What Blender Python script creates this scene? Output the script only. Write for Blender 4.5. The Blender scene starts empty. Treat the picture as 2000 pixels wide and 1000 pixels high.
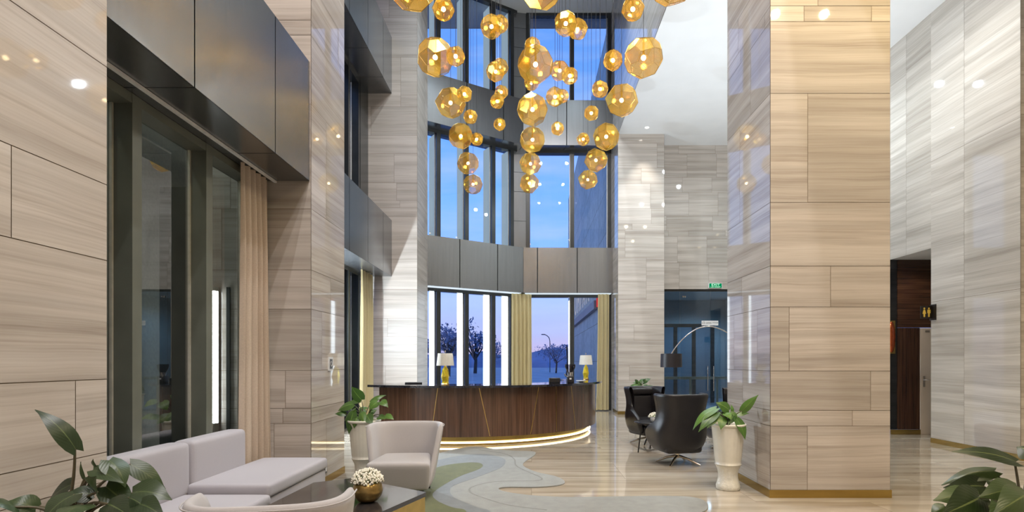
import bpy, bmesh, math, random
from mathutils import Vector, Matrix, noise as mnoise
from math import sin, cos, pi, radians as R

SC = bpy.context.scene
COL = SC.collection
rng = random.Random(7)
F, CX, CY, H = 1100.0, 1038.0, 706.0, 1.5      # focal length in px, horizon point, eye height


def P(px, py, Y):
    return Vector(((px - CX) / F * Y, Y, H - (py - CY) / F * Y))


def FL(px, py):
    Y = H * F / (py - CY)
    return ((px - CX) / F * Y, Y)


# ------------------------------------------------------------------ materials
def nodes(name):
    m = bpy.data.materials.new(name)
    m.use_nodes = True
    nt = m.node_tree
    nt.nodes.clear()
    out = nt.nodes.new('ShaderNodeOutputMaterial')
    return m, nt, out


def N(nt, typ, **kw):
    n = nt.nodes.new(typ)
    for k, v in kw.items():
        if k in n.inputs:
            n.inputs[k].default_value = v
        else:
            setattr(n, k, v)
    return n


def ramp(nt, stops, interp='LINEAR'):
    r = nt.nodes.new('ShaderNodeValToRGB')
    r.color_ramp.interpolation = interp
    el = r.color_ramp.elements
    while len(el) > 1:
        el.remove(el[-1])
    el[0].position, el[0].color = stops[0][0], (*stops[0][1], 1)
    for p, c in stops[1:]:
        e = el.new(p)
        e.color = (*c, 1)
    return r


def pmat(name, col, rough=.5, metal=0., var=.08, scale=20., bump=0., bscale=60., coat=0., stretch=(1, 1, 1), sheen=0., spec=.5):
    m, nt, out = nodes(name)
    b = N(nt, 'ShaderNodeBsdfPrincipled', Roughness=rough, Metallic=metal)
    b.inputs['Coat Weight'].default_value = coat
    b.inputs['Coat Roughness'].default_value = .05
    b.inputs['Sheen Weight'].default_value = sheen
    b.inputs['Specular IOR Level'].default_value = spec
    tc = N(nt, 'ShaderNodeTexCoord')
    mp = N(nt, 'ShaderNodeMapping')
    mp.inputs['Scale'].default_value = stretch
    no = N(nt, 'ShaderNodeTexNoise', Scale=scale, Detail=4.)
    c0 = tuple(max(0, c * (1 - var)) for c in col)
    c1 = tuple(min(1, c * (1 + var)) for c in col)
    rp = ramp(nt, [(.3, c0), (.7, c1)])
    L = nt.links.new
    L(tc.outputs['Object'], mp.inputs['Vector'])
    L(mp.outputs[0], no.inputs['Vector'])
    L(no.outputs['Fac'], rp.inputs[0])
    L(rp.outputs[0], b.inputs['Base Color'])
    if bump:
        n2 = N(nt, 'ShaderNodeTexNoise', Scale=bscale, Detail=3.)
        bp = N(nt, 'ShaderNodeBump', Strength=bump, Distance=.01)
        L(mp.outputs[0], n2.inputs['Vector'])
        L(n2.outputs['Fac'], bp.inputs['Height'])
        L(bp.outputs[0], b.inputs['Normal'])
    L(b.outputs[0], out.inputs[0])
    return m


def stone_mat(name, lo, mid, hi, vein, rough=.03, fx=.5, fz=7., coat=0.):
    """wood-grain marble: long horizontal bands in the panel's own UV (metres)"""
    m, nt, out = nodes(name)
    L = nt.links.new
    b = N(nt, 'ShaderNodeBsdfPrincipled', Roughness=rough)
    b.inputs['Coat Weight'].default_value = coat
    b.inputs['Coat Roughness'].default_value = .04
    uv = N(nt, 'ShaderNodeUVMap')
    sep = N(nt, 'ShaderNodeSeparateXYZ')
    L(uv.outputs[0], sep.inputs[0])
    wob = N(nt, 'ShaderNodeTexNoise', Scale=.9, Detail=2.)
    L(uv.outputs[0], wob.inputs['Vector'])
    wm = N(nt, 'ShaderNodeMath', operation='MULTIPLY_ADD')
    L(wob.outputs['Fac'], wm.inputs[0])
    wm.inputs[1].default_value = .055
    L(sep.outputs['Y'], wm.inputs[2])

    def streak(sx, sz, det, off):
        cb = N(nt, 'ShaderNodeCombineXYZ')
        a = N(nt, 'ShaderNodeMath', operation='MULTIPLY')
        a.inputs[1].default_value = sx
        c = N(nt, 'ShaderNodeMath', operation='MULTIPLY')
        c.inputs[1].default_value = sz
        L(sep.outputs['X'], a.inputs[0])
        L(wm.outputs[0], c.inputs[0])
        L(a.outputs[0], cb.inputs[0])
        L(c.outputs[0], cb.inputs[1])
        cb.inputs[2].default_value = off
        n = N(nt, 'ShaderNodeTexNoise', Scale=1., Detail=det, Roughness=.6)
        L(cb.outputs[0], n.inputs['Vector'])
        return n
    s1 = streak(fx, fz, 5., 1.3)
    s2 = streak(fx * 2.6, fz * 6, 4., 7.7)
    s3 = streak(fx * .6, fz * .45, 2., 3.1)
    ad = N(nt, 'ShaderNodeMath', operation='MULTIPLY_ADD')
    L(s2.outputs['Fac'], ad.inputs[0])
    ad.inputs[1].default_value = .45
    sc = N(nt, 'ShaderNodeMath', operation='MULTIPLY')
    sc.inputs[1].default_value = .6
    L(s1.outputs['Fac'], sc.inputs[0])
    L(sc.outputs[0], ad.inputs[2])
    rp = ramp(nt, [(.34, vein), (.43, lo), (.52, mid), (.66, hi)])
    L(ad.outputs[0], rp.inputs[0])
    at = N(nt, 'ShaderNodeAttribute', attribute_name='rnd')
    # panel tint
    tr = ramp(nt, [(0., (.86, .85, .83)), (.5, (1., .985, .965)), (1., (1.06, 1.05, 1.04))])
    L(at.outputs['Fac'], tr.inputs[0])
    mx = N(nt, 'ShaderNodeMix', data_type='RGBA', blend_type='MULTIPLY')
    mx.inputs[0].default_value = 1
    L(rp.outputs[0], mx.inputs[6])
    L(tr.outputs[0], mx.inputs[7])
    br = ramp(nt, [(.35, (.84, .83, .82)), (.6, (1.05, 1.05, 1.05))])
    L(s3.outputs['Fac'], br.inputs[0])
    m2 = N(nt, 'ShaderNodeMix', data_type='RGBA', blend_type='MULTIPLY')
    m2.inputs[0].default_value = 1
    L(mx.outputs[2], m2.inputs[6])
    L(br.outputs[0], m2.inputs[7])
    L(m2.outputs[2], b.inputs['Base Color'])
    L(b.outputs[0], out.inputs[0])
    return m


def emit_mat(name, col, s):
    m, nt, out = nodes(name)
    e = N(nt, 'ShaderNodeEmission', Strength=s)
    e.inputs[0].default_value = (*col, 1)
    nt.links.new(e.outputs[0], out.inputs[0])
    return m


def glass_mat(name, tint, ior=1.5, rough=0.):
    m, nt, out = nodes(name)
    L = nt.links.new
    t = N(nt, 'ShaderNodeBsdfTransparent')
    t.inputs[0].default_value = (*tint, 1)
    g = N(nt, 'ShaderNodeBsdfGlossy', Roughness=rough)
    fr = N(nt, 'ShaderNodeFresnel', IOR=ior)
    mx = N(nt, 'ShaderNodeMixShader')
    L(fr.outputs[0], mx.inputs[0])
    L(t.outputs[0], mx.inputs[1])
    L(g.outputs[0], mx.inputs[2])
    L(mx.outputs[0], out.inputs[0])
    return m


def shade_mat(name):
    """perforated gold sheet: half holes, half polished gold that lets a little light glow through"""
    m, nt, out = nodes(name)
    L = nt.links.new
    t = N(nt, 'ShaderNodeBsdfTransparent')
    g = N(nt, 'ShaderNodeBsdfGlossy', Roughness=.12)
    g.inputs[0].default_value = (.95, .64, .12, 1)
    d = N(nt, 'ShaderNodeBsdfTranslucent')
    d.inputs[0].default_value = (.95, .58, .06, 1)
    m1 = N(nt, 'ShaderNodeMixShader')
    m1.inputs[0].default_value = .2
    m2 = N(nt, 'ShaderNodeMixShader')
    uv = N(nt, 'ShaderNodeUVMap')
    sp_ = N(nt, 'ShaderNodeSeparateXYZ')
    L(uv.outputs[0], sp_.inputs[0])
    w_ = []
    for ax in ('X', 'Y'):
        a = N(nt, 'ShaderNodeMath', operation='MULTIPLY')
        a.inputs[1].default_value = 2 * pi / .017
        L(sp_.outputs[ax], a.inputs[0])
        b = N(nt, 'ShaderNodeMath', operation='SINE')
        L(a.outputs[0], b.inputs[0])
        w_.append(b)
    pr = N(nt, 'ShaderNodeMath', operation='ADD')
    L(w_[0].outputs[0], pr.inputs[0])
    L(w_[1].outputs[0], pr.inputs[1])
    hr = ramp(nt, [(.0, (.80, .80, .80)), (.35, (.72, .72, .72)), (.9, (.28, .28, .28))])
    mr_ = N(nt, 'ShaderNodeMapRange')
    mr_.inputs[1].default_value = -1.2
    mr_.inputs[2].default_value = 1.6
    L(pr.outputs[0], mr_.inputs[0])
    L(mr_.outputs[0], hr.inputs[0])
    L(hr.outputs[0], m2.inputs[0])
    L(g.outputs[0], m1.inputs[1])
    L(d.outputs[0], m1.inputs[2])
    L(t.outputs[0], m2.inputs[1])
    L(m1.outputs[0], m2.inputs[2])
    L(m2.outputs[0], out.inputs[0])
    return m


def wood_mat(name, c0, c1, c2, axis='Z', rough=.25, coat=.3):
    m, nt, out = nodes(name)
    L = nt.links.new
    b = N(nt, 'ShaderNodeBsdfPrincipled', Roughness=rough)
    b.inputs['Coat Weight'].default_value = coat
    b.inputs['Coat Roughness'].default_value = .06
    tc = N(nt, 'ShaderNodeTexCoord')
    mp = N(nt, 'ShaderNodeMapping')
    mp.inputs['Scale'].default_value = {'Z': (26, 26, .7), 'X': (.7, 26, 26)}[axis]
    L(tc.outputs['Object'], mp.inputs['Vector'])
    n = N(nt, 'ShaderNodeTexNoise', Scale=1., Detail=6., Roughness=.65)
    L(mp.outputs[0], n.inputs['Vector'])
    rp = ramp(nt, [(.3, c0), (.5, c1), (.72, c2)])
    L(n.outputs['Fac'], rp.inputs[0])
    L(rp.outputs[0], b.inputs['Base Color'])
    L(b.outputs[0], out.inputs[0])
    return m


def floor_mat(name):
    m, nt, out = nodes(name)
    L = nt.links.new
    b = N(nt, 'ShaderNodeBsdfPrincipled', Roughness=.055)
    b.inputs['Specular IOR Level'].default_value = .75
    tc = N(nt, 'ShaderNodeTexCoord')
    mp = N(nt, 'ShaderNodeMapping')
    L(tc.outputs['Object'], mp.inputs['Vector'])
    br = N(nt, 'ShaderNodeTexBrick', Scale=1.)
    br.offset = .5
    br.inputs['Brick Width'].default_value = 2.4
    br.inputs['Row Height'].default_value = 1.2
    br.inputs['Mortar Size'].default_value = .003
    br.inputs['Color1'].default_value = (0, 0, 0, 1)
    br.inputs['Color2'].default_value = (1, 1, 1, 1)
    L(mp.outputs[0], br.inputs['Vector'])
    off = N(nt, 'ShaderNodeVectorMath', operation='MULTIPLY_ADD')
    L(br.outputs['Color'], off.inputs[0])
    off.inputs[1].default_value = (3, 5, 2)
    L(mp.outputs[0], off.inputs[2])
    m2 = N(nt, 'ShaderNodeMapping')
    m2.inputs['Scale'].default_value = (.35, 5., 1)
    L(off.outputs[0], m2.inputs['Vector'])
    n = N(nt, 'ShaderNodeTexNoise', Scale=1., Detail=6., Roughness=.6, Distortion=.25)
    L(m2.outputs[0], n.inputs['Vector'])
    rp = ramp(nt, [(.28, (.23, .18, .125)), (.42, (.34, .285, .22)), (.55, (.42, .365, .29)), (.7, (.51, .46, .385))])
    L(n.outputs['Fac'], rp.inputs[0])
    mx = N(nt, 'ShaderNodeMix', data_type='RGBA')
    mx.inputs[7].default_value = (.25, .20, .15, 1)
    L(br.outputs['Fac'], mx.inputs[0])
    L(rp.outputs[0], mx.inputs[6])
    L(mx.outputs[2], b.inputs['Base Color'])
    L(b.outputs[0], out.inputs[0])
    return m


def leaf_mat(name, c0, c1):
    m, nt, out = nodes(name)
    L = nt.links.new
    b = N(nt, 'ShaderNodeBsdfPrincipled', Roughness=.32)
    uv = N(nt, 'ShaderNodeUVMap')
    sep = N(nt, 'ShaderNodeSeparateXYZ')
    L(uv.outputs[0], sep.inputs[0])
    ab = N(nt, 'ShaderNodeMath', operation='ABSOLUTE')
    L(sep.outputs['Y'], ab.inputs[0])
    # side veins run forward from the midrib
    sk = N(nt, 'ShaderNodeMath', operation='MULTIPLY_ADD')
    L(ab.outputs[0], sk.inputs[0])
    sk.inputs[1].default_value = -.35
    L(sep.outputs['X'], sk.inputs[2])
    sn = N(nt, 'ShaderNodeMath', operation='MULTIPLY')
    sn.inputs[1].default_value = 60
    L(sk.outputs[0], sn.inputs[0])
    si = N(nt, 'ShaderNodeMath', operation='SINE')
    L(sn.outputs[0], si.inputs[0])
    no = N(nt, 'ShaderNodeTexNoise', Scale=6., Detail=3.)
    at = N(nt, 'ShaderNodeAttribute', attribute_name='rnd')
    ad = N(nt, 'ShaderNodeMath', operation='MULTIPLY_ADD')
    L(si.outputs[0], ad.inputs[0])
    ad.inputs[1].default_value = .012
    L(at.outputs['Fac'], ad.inputs[2])
    a2 = N(nt, 'ShaderNodeMath', operation='MULTIPLY_ADD')
    L(no.outputs['Fac'], a2.inputs[0])
    a2.inputs[1].default_value = .3
    L(ad.outputs[0], a2.inputs[2])
    rp = ramp(nt, [(.15, c0), (1., c1)])
    L(a2.outputs[0], rp.inputs[0])
    mid = N(nt, 'ShaderNodeMath', operation='LESS_THAN')
    mid.inputs[1].default_value = .05
    L(ab.outputs[0], mid.inputs[0])
    mx = N(nt, 'ShaderNodeMix', data_type='RGBA')
    mx.inputs[7].default_value = (min(1, c1[0] * 1.6), min(1, c1[1] * 1.35), c1[2] * 1.4, 1)
    L(mid.outputs[0], mx.inputs[0])
    L(rp.outputs[0], mx.inputs[6])
    L(mx.outputs[2], b.inputs['Base Color'])
    bp = N(nt, 'ShaderNodeBump', Strength=.07, Distance=.003)
    L(si.outputs[0], bp.inputs['Height'])
    L(bp.outputs[0], b.inputs['Normal'])
    tr = N(nt, 'ShaderNodeBsdfTranslucent')
    tr.inputs[0].default_value = (c1[0], c1[1] * 1.2, c1[2] * .6, 1)
    ms = N(nt, 'ShaderNodeMixShader')
    ms.inputs[0].default_value = .12
    L(b.outputs[0], ms.inputs[1])
    L(tr.outputs[0], ms.inputs[2])
    L(ms.outputs[0], out.inputs[0])
    return m


def curtain_mat(name, col, tr=.3):
    m, nt, out = nodes(name)
    L = nt.links.new
    tc = N(nt, 'ShaderNodeTexCoord')
    n = N(nt, 'ShaderNodeTexNoise', Scale=90., Detail=2.)
    L(tc.outputs['Object'], n.inputs['Vector'])
    rp = ramp(nt, [(.3, tuple(c * .93 for c in col)), (.7, tuple(min(1, c * 1.05) for c in col))])
    L(n.outputs['Fac'], rp.inputs[0])
    d = N(nt, 'ShaderNodeBsdfDiffuse')
    t = N(nt, 'ShaderNodeBsdfTranslucent')
    L(rp.outputs[0], d.inputs[0])
    L(rp.outputs[0], t.inputs[0])
    mx = N(nt, 'ShaderNodeMixShader')
    mx.inputs[0].default_value = tr
    L(d.outputs[0], mx.inputs[1])
    L(t.outputs[0], mx.inputs[2])
    L(mx.outputs[0], out.inputs[0])
    return m


M = {}
M['stone'] = stone_mat('wood_grain_marble', (.44, .395, .352), (.50, .455, .412), (.55, .51, .47), (.365, .32, .28), fx=.42, fz=13.)
M['stone_pale'] = stone_mat('pale_wood_grain_marble', (.48, .445, .40), (.54, .505, .455), (.62, .59, .545), (.41, .375, .33), fx=.35, fz=10.)
M['stone_out'] = stone_mat('outdoor_granite', (.34, .36, .34), (.40, .42, .40), (.47, .48, .46), (.28, .30, .28), rough=.5, fx=5, fz=5)
M['stone_honed'] = stone_mat('honed_wood_grain_marble', (.44, .395, .352), (.50, .455, .412), (.55, .51, .47), (.365, .32, .28), rough=.42, fx=.42, fz=13.)
M['grout'] = pmat('stone_joint', (.20, .15, .10), .8)
M['brass'] = pmat('brushed_brass', (.50, .35, .11), .25, 1., .03, 8)
M['metal'] = pmat('bronze_panel', (.255, .262, .27), .24, .85, .06, 3, stretch=(8, 8, .3))
M['metal_gap'] = pmat('panel_joint', (.02, .02, .02), .6)
M['frame'] = pmat('dark_window_frame', (.045, .048, .048), .25, .4, .1, 4)
M['frame_olive'] = pmat('olive_metal_window_frame', (.15, .16, .13), .35, 0., .1, 4)
M['edge_glint'] = pmat('pale_edge_glint', (.66, .64, .56), .3, .3)  # pale colour stands in for the reflection at the glass edge
M['glass'] = glass_mat('window_glass', (.92, .95, .98), 1.6)
M['glass_sofa'] = glass_mat('coated_window_glass', (.80, .84, .82), 3.0)
M['glass_blue'] = glass_mat('tinted_door_glass', (.64, .76, .85), 1.7)
M['white'] = pmat('white_ceiling_paint', (.80, .81, .82), .7, 0, .02, 2)
M['ceil'] = pmat('grey_ceiling_paint', (.62, .63, .62), .7, 0, .03, 2)
M['floor'] = floor_mat('polished_floor_marble')
M['gold_shade'] = shade_mat('perforated_gold')
M['gold_edge'] = pmat('gold_edge', (.42, .26, .08), .35, 1.)
M['bulb'] = emit_mat('warm_bulb', (1., .76, .40), 58.)
M['cord'] = pmat('black_cord', (.02, .02, .022), .6)
M['walnut'] = wood_mat('walnut_panel', (.045, .022, .013), (.095, .048, .029), (.155, .083, .051))
M['walnut_dark'] = wood_mat('dark_walnut_horizontal', (.018, .008, .005), (.05, .022, .012), (.09, .042, .022), 'X')
M['walnut_dark_v'] = wood_mat('dark_walnut_vertical', (.018, .008, .005), (.05, .022, .012), (.09, .042, .022), 'Z')
M['black_marble'] = pmat('black_marble', (.012, .013, .016), .05, 0, .3, 3, coat=.5)
M['counter_top'] = pmat('dark_marble_top', (.022, .022, .030), .045, 0, .5, 14, coat=.6)
M['led'] = emit_mat('warm_white_led', (1., .86, .58), 9.)
M['led_cool'] = emit_mat('cool_white_led', (.83, .93, 1.), 7.)
M['led_dim'] = emit_mat('dim_cool_led', (.62, .82, 1.), .75)
M['led_tube'] = emit_mat('led_tube', (.90, .96, 1.), 40.)
M['led_tube_bright'] = emit_mat('bright_led_tube', (.80, .91, 1.), 60.)
M['fabric'] = pmat('light_grey_wool', (.43, .405, .40), .85, 0, .05, 220, .25, 400, sheen=.25)
M['fabric_sofa'] = pmat('lilac_grey_linen', (.42, .40, .43), .9, 0, .05, 260, .3, 500, sheen=.2)
M['black_wood'] = pmat('black_wood_leg', (.015, .013, .012), .4)
M['leather'] = pmat('black_leather', (.013, .011, .012), .30, 0, .2, 8, .25, 180)
M['chrome'] = pmat('polished_champagne_steel', (.72, .62, .48), .14, 1.)
M['steel'] = pmat('polished_steel', (.75, .76, .78), .12, 1.)
M['table_top'] = pmat('dark_lacquer', (.035, .030, .030), .10, 0, .2, 6, coat=.4)
M['gold_satin'] = pmat('satin_gold', (.70, .48, .16), .30, 1., .1, 12)
M['bowl'] = pmat('aged_gold_bowl', (.42, .29, .11), .33, 1., .25, 25)
M['blossom'] = pmat('tiny_white_blossom', (.83, .80, .68), .7, 0, .1, 30)
M['bloom_stem'] = pmat('pale_green_stem', (.20, .27, .10), .6)
M['ceramic'] = pmat('white_glazed_planter', (.72, .69, .60), .22, 0, .04, 10, coat=.4)
M['ceramic_carved'] = pmat('carved_white_planter_base', (.70, .68, .60), .35, 0, .06, 20, .9, 26)
M['soil'] = pmat('potting_soil', (.035, .022, .014), .9, 0, .3, 60, .6, 120)
M['leaf'] = leaf_mat('green_leaf', (.014, .042, .010), (.10, .20, .035))
M['leaf_dark'] = leaf_mat('dark_green_leaf', (.010, .020, .010), (.052, .085, .032))
M['leaf_olive'] = leaf_mat('olive_green_leaf', (.010, .018, .006), (.075, .105, .030))
M['stem'] = pmat('brown_green_stem', (.095, .080, .045), .5, 0, .2, 30)
M['curtain'] = curtain_mat('champagne_curtain', (.66, .54, .43), .3)
M['curtain_gold'] = curtain_mat('pale_gold_curtain', (.70, .58, .32), .35)
M['lampshade'] = curtain_mat('white_lampshade', (.82, .80, .74), .35)
M['yellow'] = pmat('yellow_facet_glaze', (.72, .55, .03), .12, .25, .25, 9, coat=.5)
M['shade_black'] = pmat('black_satin_shade', (.020, .016, .018), .45, 0, .1, 10)
M['shade_gold'] = pmat('shade_lining', (.6, .45, .2), .5, .5)
M['plastic'] = pmat('black_plastic', (.02, .02, .022), .3)
M['hopper'] = glass_mat('smoked_hopper', (.35, .33, .36), 1.5)
M['white_gloss'] = pmat('white_porcelain', (.8, .8, .78), .2)
M['exit_green'] = emit_mat('exit_sign_green', (0., .34, .12), 1.2)
M['exit_white'] = emit_mat('exit_sign_letters', (.55, 1., .72), 2.2)
M['sign_white'] = pmat('white_sign_sheet', (.80, .80, .80), .5)
M['sign_ink'] = pmat('black_sign_ink', (.02, .02, .02), .5)
M['yellow_icon'] = pmat('gold_pictogram', (.85, .60, .10), .35, .3)
M['sign_dark'] = pmat('dark_sign_plate', (.025, .020, .016), .3, .4)
M['copper'] = pmat('copper_glass', (.65, .14, .04), .12, .9, .2, 12, coat=.5)
M['door'] = pmat('cream_door_paint', (.60, .52, .44), .45, 0, .03, 3)
M['rug_pale'] = pmat('pale_grey_wool_pile', (.235, .242, .232), .95, 0, .10, 9, .6, 300, sheen=.3)
M['rug_grey'] = pmat('blue_grey_wool_pile', (.16, .18, .195), .95, 0, .12, 9, .6, 300, sheen=.3)
M['rug_green'] = pmat('moss_green_wool_pile', (.088, .102, .032), .95, 0, .2, 7, .6, 300, sheen=.3)
M['rug_line'] = pmat('rug_carved_line', (.19, .19, .178), .95)
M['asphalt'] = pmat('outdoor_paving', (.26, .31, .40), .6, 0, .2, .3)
M['tree'] = pmat('hazed_tree_leaf', (.17, .23, .38), .8, 0, .3, 1)  # bluish distance haze mixed into the leaf colour
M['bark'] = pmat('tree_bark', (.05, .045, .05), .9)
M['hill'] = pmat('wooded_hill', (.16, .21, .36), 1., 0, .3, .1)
M['pole'] = pmat('galvanised_pole', (.10, .11, .13), .5, .5)
M['letter'] = emit_mat('white_sign_letter', (.72, .74, .90), .8)
M['letter_side'] = pmat('sign_rail', (.20, .17, .20), .5)
M['red'] = emit_mat('red_sign_emblem', (1., .06, .07), 1.0)
M['rail'] = pmat('cream_rail', (.62, .58, .48), .4)
M['frost'] = pmat('frosted_film', (.60, .66, .70), .6)
M['lamp_face'] = emit_mat('downlight_face', (1., .93, .82), 18.)
M['switch'] = pmat('dark_switch_plate', (.06, .06, .065), .3)
M['switch_face'] = pmat('pale_switch_face', (.65, .65, .65), .3)


# ------------------------------------------------------------------ mesh builder
class MB:
    def __init__(self):
        self.v, self.f, self.mi, self.uv, self.rn, self.sm = [], [], [], [], [], []

    def add(self, verts, faces, mi=0, uvs=None, rnd=.5, smooth=False):
        b = len(self.v)
        self.v += [tuple(p) for p in verts]
        for k, fc in enumerate(faces):
            self.f.append([b + i for i in fc])
            self.mi.append(mi)
            self.rn.append(rnd)
            self.sm.append(smooth)
            self.uv.append([uvs[i] for i in fc] if uvs else [(verts[i][0], verts[i][2] if len(verts[i]) > 2 else 0) for i in fc])
        return self

    def box(self, x0, x1, y0, y1, z0, z1, mi=0):
        v = [(x0, y0, z0), (x1, y0, z0), (x1, y1, z0), (x0, y1, z0), (x0, y0, z1), (x1, y0, z1), (x1, y1, z1), (x0, y1, z1)]
        return self.add(v, [(0, 3, 2, 1), (4, 5, 6, 7), (0, 1, 5, 4), (1, 2, 6, 5), (2, 3, 7, 6), (3, 0, 4, 7)], mi)

    def prism(self, poly, z0, z1, mi=0, mi_top=None, smooth=False):
        n = len(poly)
        a = sum(poly[i][0] * poly[(i + 1) % n][1] - poly[(i + 1) % n][0] * poly[i][1] for i in range(n))
        if a < 0:
            poly = poly[::-1]
        v = [(p[0], p[1], z0) for p in poly] + [(p[0], p[1], z1) for p in poly]
        self.add(v, [[(i), (i + 1) % n, n + (i + 1) % n, n + i] for i in range(n)], mi, smooth=smooth)
        self.add(v, [list(range(n))[::-1]], mi)
        self.add(v, [list(range(n, 2 * n))], mi if mi_top is None else mi_top)
        return self

    def tube(self, path, rad, n=8, mi=0, smooth=True, cap=True):
        path = [Vector(p) for p in path]
        if not isinstance(rad, (list, tuple)):
            rad = [rad] * len(path)
        vs, prev = [], None
        for i, p in enumerate(path):
            d = (path[min(i + 1, len(path) - 1)] - path[max(i - 1, 0)]).normalized()
            if prev is None:
                a = d.orthogonal().normalized()
            else:
                a = (prev - d * prev.dot(d))
                a = a.normalized() if a.length > 1e-6 else d.orthogonal().normalized()
            prev = a
            c = d.cross(a)
            vs += [p + (a * cos(2 * pi * k / n) + c * sin(2 * pi * k / n)) * rad[i] for k in range(n)]
        m = len(path)
        fs = [(i * n + k, i * n + (k + 1) % n, (i + 1) * n + (k + 1) % n, (i + 1) * n + k) for i in range(m - 1) for k in range(n)]
        self.add(vs, fs, mi, smooth=smooth)
        if cap:
            self.add(vs, [list(range(n))[::-1], list(range((m - 1) * n, m * n))], mi)
        return self

    def lathe(self, prof, n=32, c=(0, 0, 0), mi=0, smooth=True, rib=0., nrib=0, capb=True, capt=False):
        vs = []
        for r, z in prof:
            for k in range(n):
                a = 2 * pi * k / n
                rr = r * (1 + rib * cos(nrib * a)) if nrib else r
                vs.append((c[0] + rr * cos(a), c[1] + rr * sin(a), c[2] + z))
        m = len(prof)
        self.add(vs, [(i * n + k, i * n + (k + 1) % n, (i + 1) * n + (k + 1) % n, (i + 1) * n + k) for i in range(m - 1) for k in range(n)], mi, smooth=smooth)
        if capb:
            self.add(vs, [list(range(n))[::-1]], mi)
        if capt:
            self.add(vs, [list(range((m - 1) * n, m * n))], mi)
        return self

    def sphere(self, c, r, seg=10, ring=6, mi=0, sz=1.):
        vs = [(c[0], c[1], c[2] - r * sz)]
        for j in range(1, ring):
            t = -pi / 2 + pi * j / ring
            vs += [(c[0] + r * cos(t) * cos(2 * pi * k / seg), c[1] + r * cos(t) * sin(2 * pi * k / seg), c[2] + r * sin(t) * sz) for k in range(seg)]
        vs.append((c[0], c[1], c[2] + r * sz))
        fs = [(0, 1 + (k + 1) % seg, 1 + k) for k in range(seg)]
        for j in range(ring - 2):
            o = 1 + j * seg
            fs += [(o + k, o + (k + 1) % seg, o + seg + (k + 1) % seg, o + seg + k) for k in range(seg)]
        o = 1 + (ring - 2) * seg
        fs += [(o + k, o + (k + 1) % seg, len(vs) - 1) for k in range(seg)]
        return self.add(vs, fs, mi, smooth=True)

    def grid(self, rows, mi=0, closed=False, uvs=None, rnd=.5, smooth=True):
        n = len(rows[0])
        vs = [p for r in rows for p in r]
        kk = n if closed else n - 1
        fs = [(i * n + k, i * n + (k + 1) % n, (i + 1) * n + (k + 1) % n, (i + 1) * n + k) for i in range(len(rows) - 1) for k in range(kk)]
        u = [q for r in uvs for q in r] if uvs else None
        return self.add(vs, fs, mi, u, rnd, smooth)

    def rbox(self, c, s, bev=.03, seg=3, rz=0., mi=0, taper=None):
        bm = bmesh.new()
        bmesh.ops.create_cube(bm, size=1)
        for v in bm.verts:
            v.co = Vector((v.co.x * s[0], v.co.y * s[1], v.co.z * s[2]))
            if taper and v.co.z < 0:
                v.co.x *= taper
                v.co.y *= taper
        bmesh.ops.bevel(bm, geom=bm.edges[:], offset=bev, segments=seg, affect='EDGES', profile=.5)
        rot = Matrix.Rotation(rz, 3, 'Z')
        bm.verts.index_update()
        vs = [rot @ v.co + Vector(c) for v in bm.verts]
        fs = [[v.index for v in f.verts] for f in bm.faces]
        bm.free()
        return self.add(vs, fs, mi, smooth=True)

    def build(self, name, mats, parent=None, loc=None, rz=0., subsurf=0, bevel=0., weld=False, autosmooth=None):
        me = bpy.data.meshes.new(name)
        me.from_pydata(self.v, [], self.f)
        if not isinstance(mats, (list, tuple)):
            mats = [mats]
        for m in mats:
            me.materials.append(m)
        me.polygons.foreach_set('material_index', self.mi)
        me.polygons.foreach_set('use_smooth', self.sm)
        ul = me.uv_layers.new(name='UVMap')
        flat = [c for f in self.uv for q in f for c in q]
        ul.data.foreach_set('uv', flat)
        at = me.attributes.new('rnd', 'FLOAT', 'FACE')
        at.data.foreach_set('value', self.rn)
        me.update()
        if weld:
            bm = bmesh.new()
            bm.from_mesh(me)
            bmesh.ops.remove_doubles(bm, verts=bm.verts[:], dist=1e-5)
            bmesh.ops.recalc_face_normals(bm, faces=bm.faces[:])
            bm.to_mesh(me)
            bm.free()
        o = bpy.data.objects.new(name, me)
        COL.objects.link(o)
        if parent is not None:
            o.parent = parent
        if loc is not None:
            o.location = loc
        o.rotation_euler.z = rz
        if bevel:
            b = o.modifiers.new('bevel', 'BEVEL')
            b.width = bevel
            b.segments = 2
            b.limit_method = 'ANGLE'
        if subsurf:
            s = o.modifiers.new('sub', 'SUBSURF')
            s.levels = s.render_levels = subsurf
        return o


def tag(o, label=None, cat=None, group=None, kind=None):
    if label:
        o['label'] = label
    if cat:
        o['category'] = cat
    if group:
        o['group'] = group
    if kind:
        o['kind'] = kind
    return o


def thing(name, loc, label, cat, group=None, rz=0.):
    o = bpy.data.objects.new(name, None)
    o.empty_display_size = .1
    COL.objects.link(o)
    o.location = loc
    o.rotation_euler.z = rz
    return tag(o, label, cat, group)


def struct(name, mb, mats, label, cat, **kw):
    o = mb.build(name, mats, **kw)
    return tag(o, label, cat, None, 'structure')


def copy_tree(o, parent=None):
    c = o.copy()
    COL.objects.link(c)
    if parent is not None:
        c.parent = parent
    for ch in list(o.children):
        copy_tree(ch, c)
    return c


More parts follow.
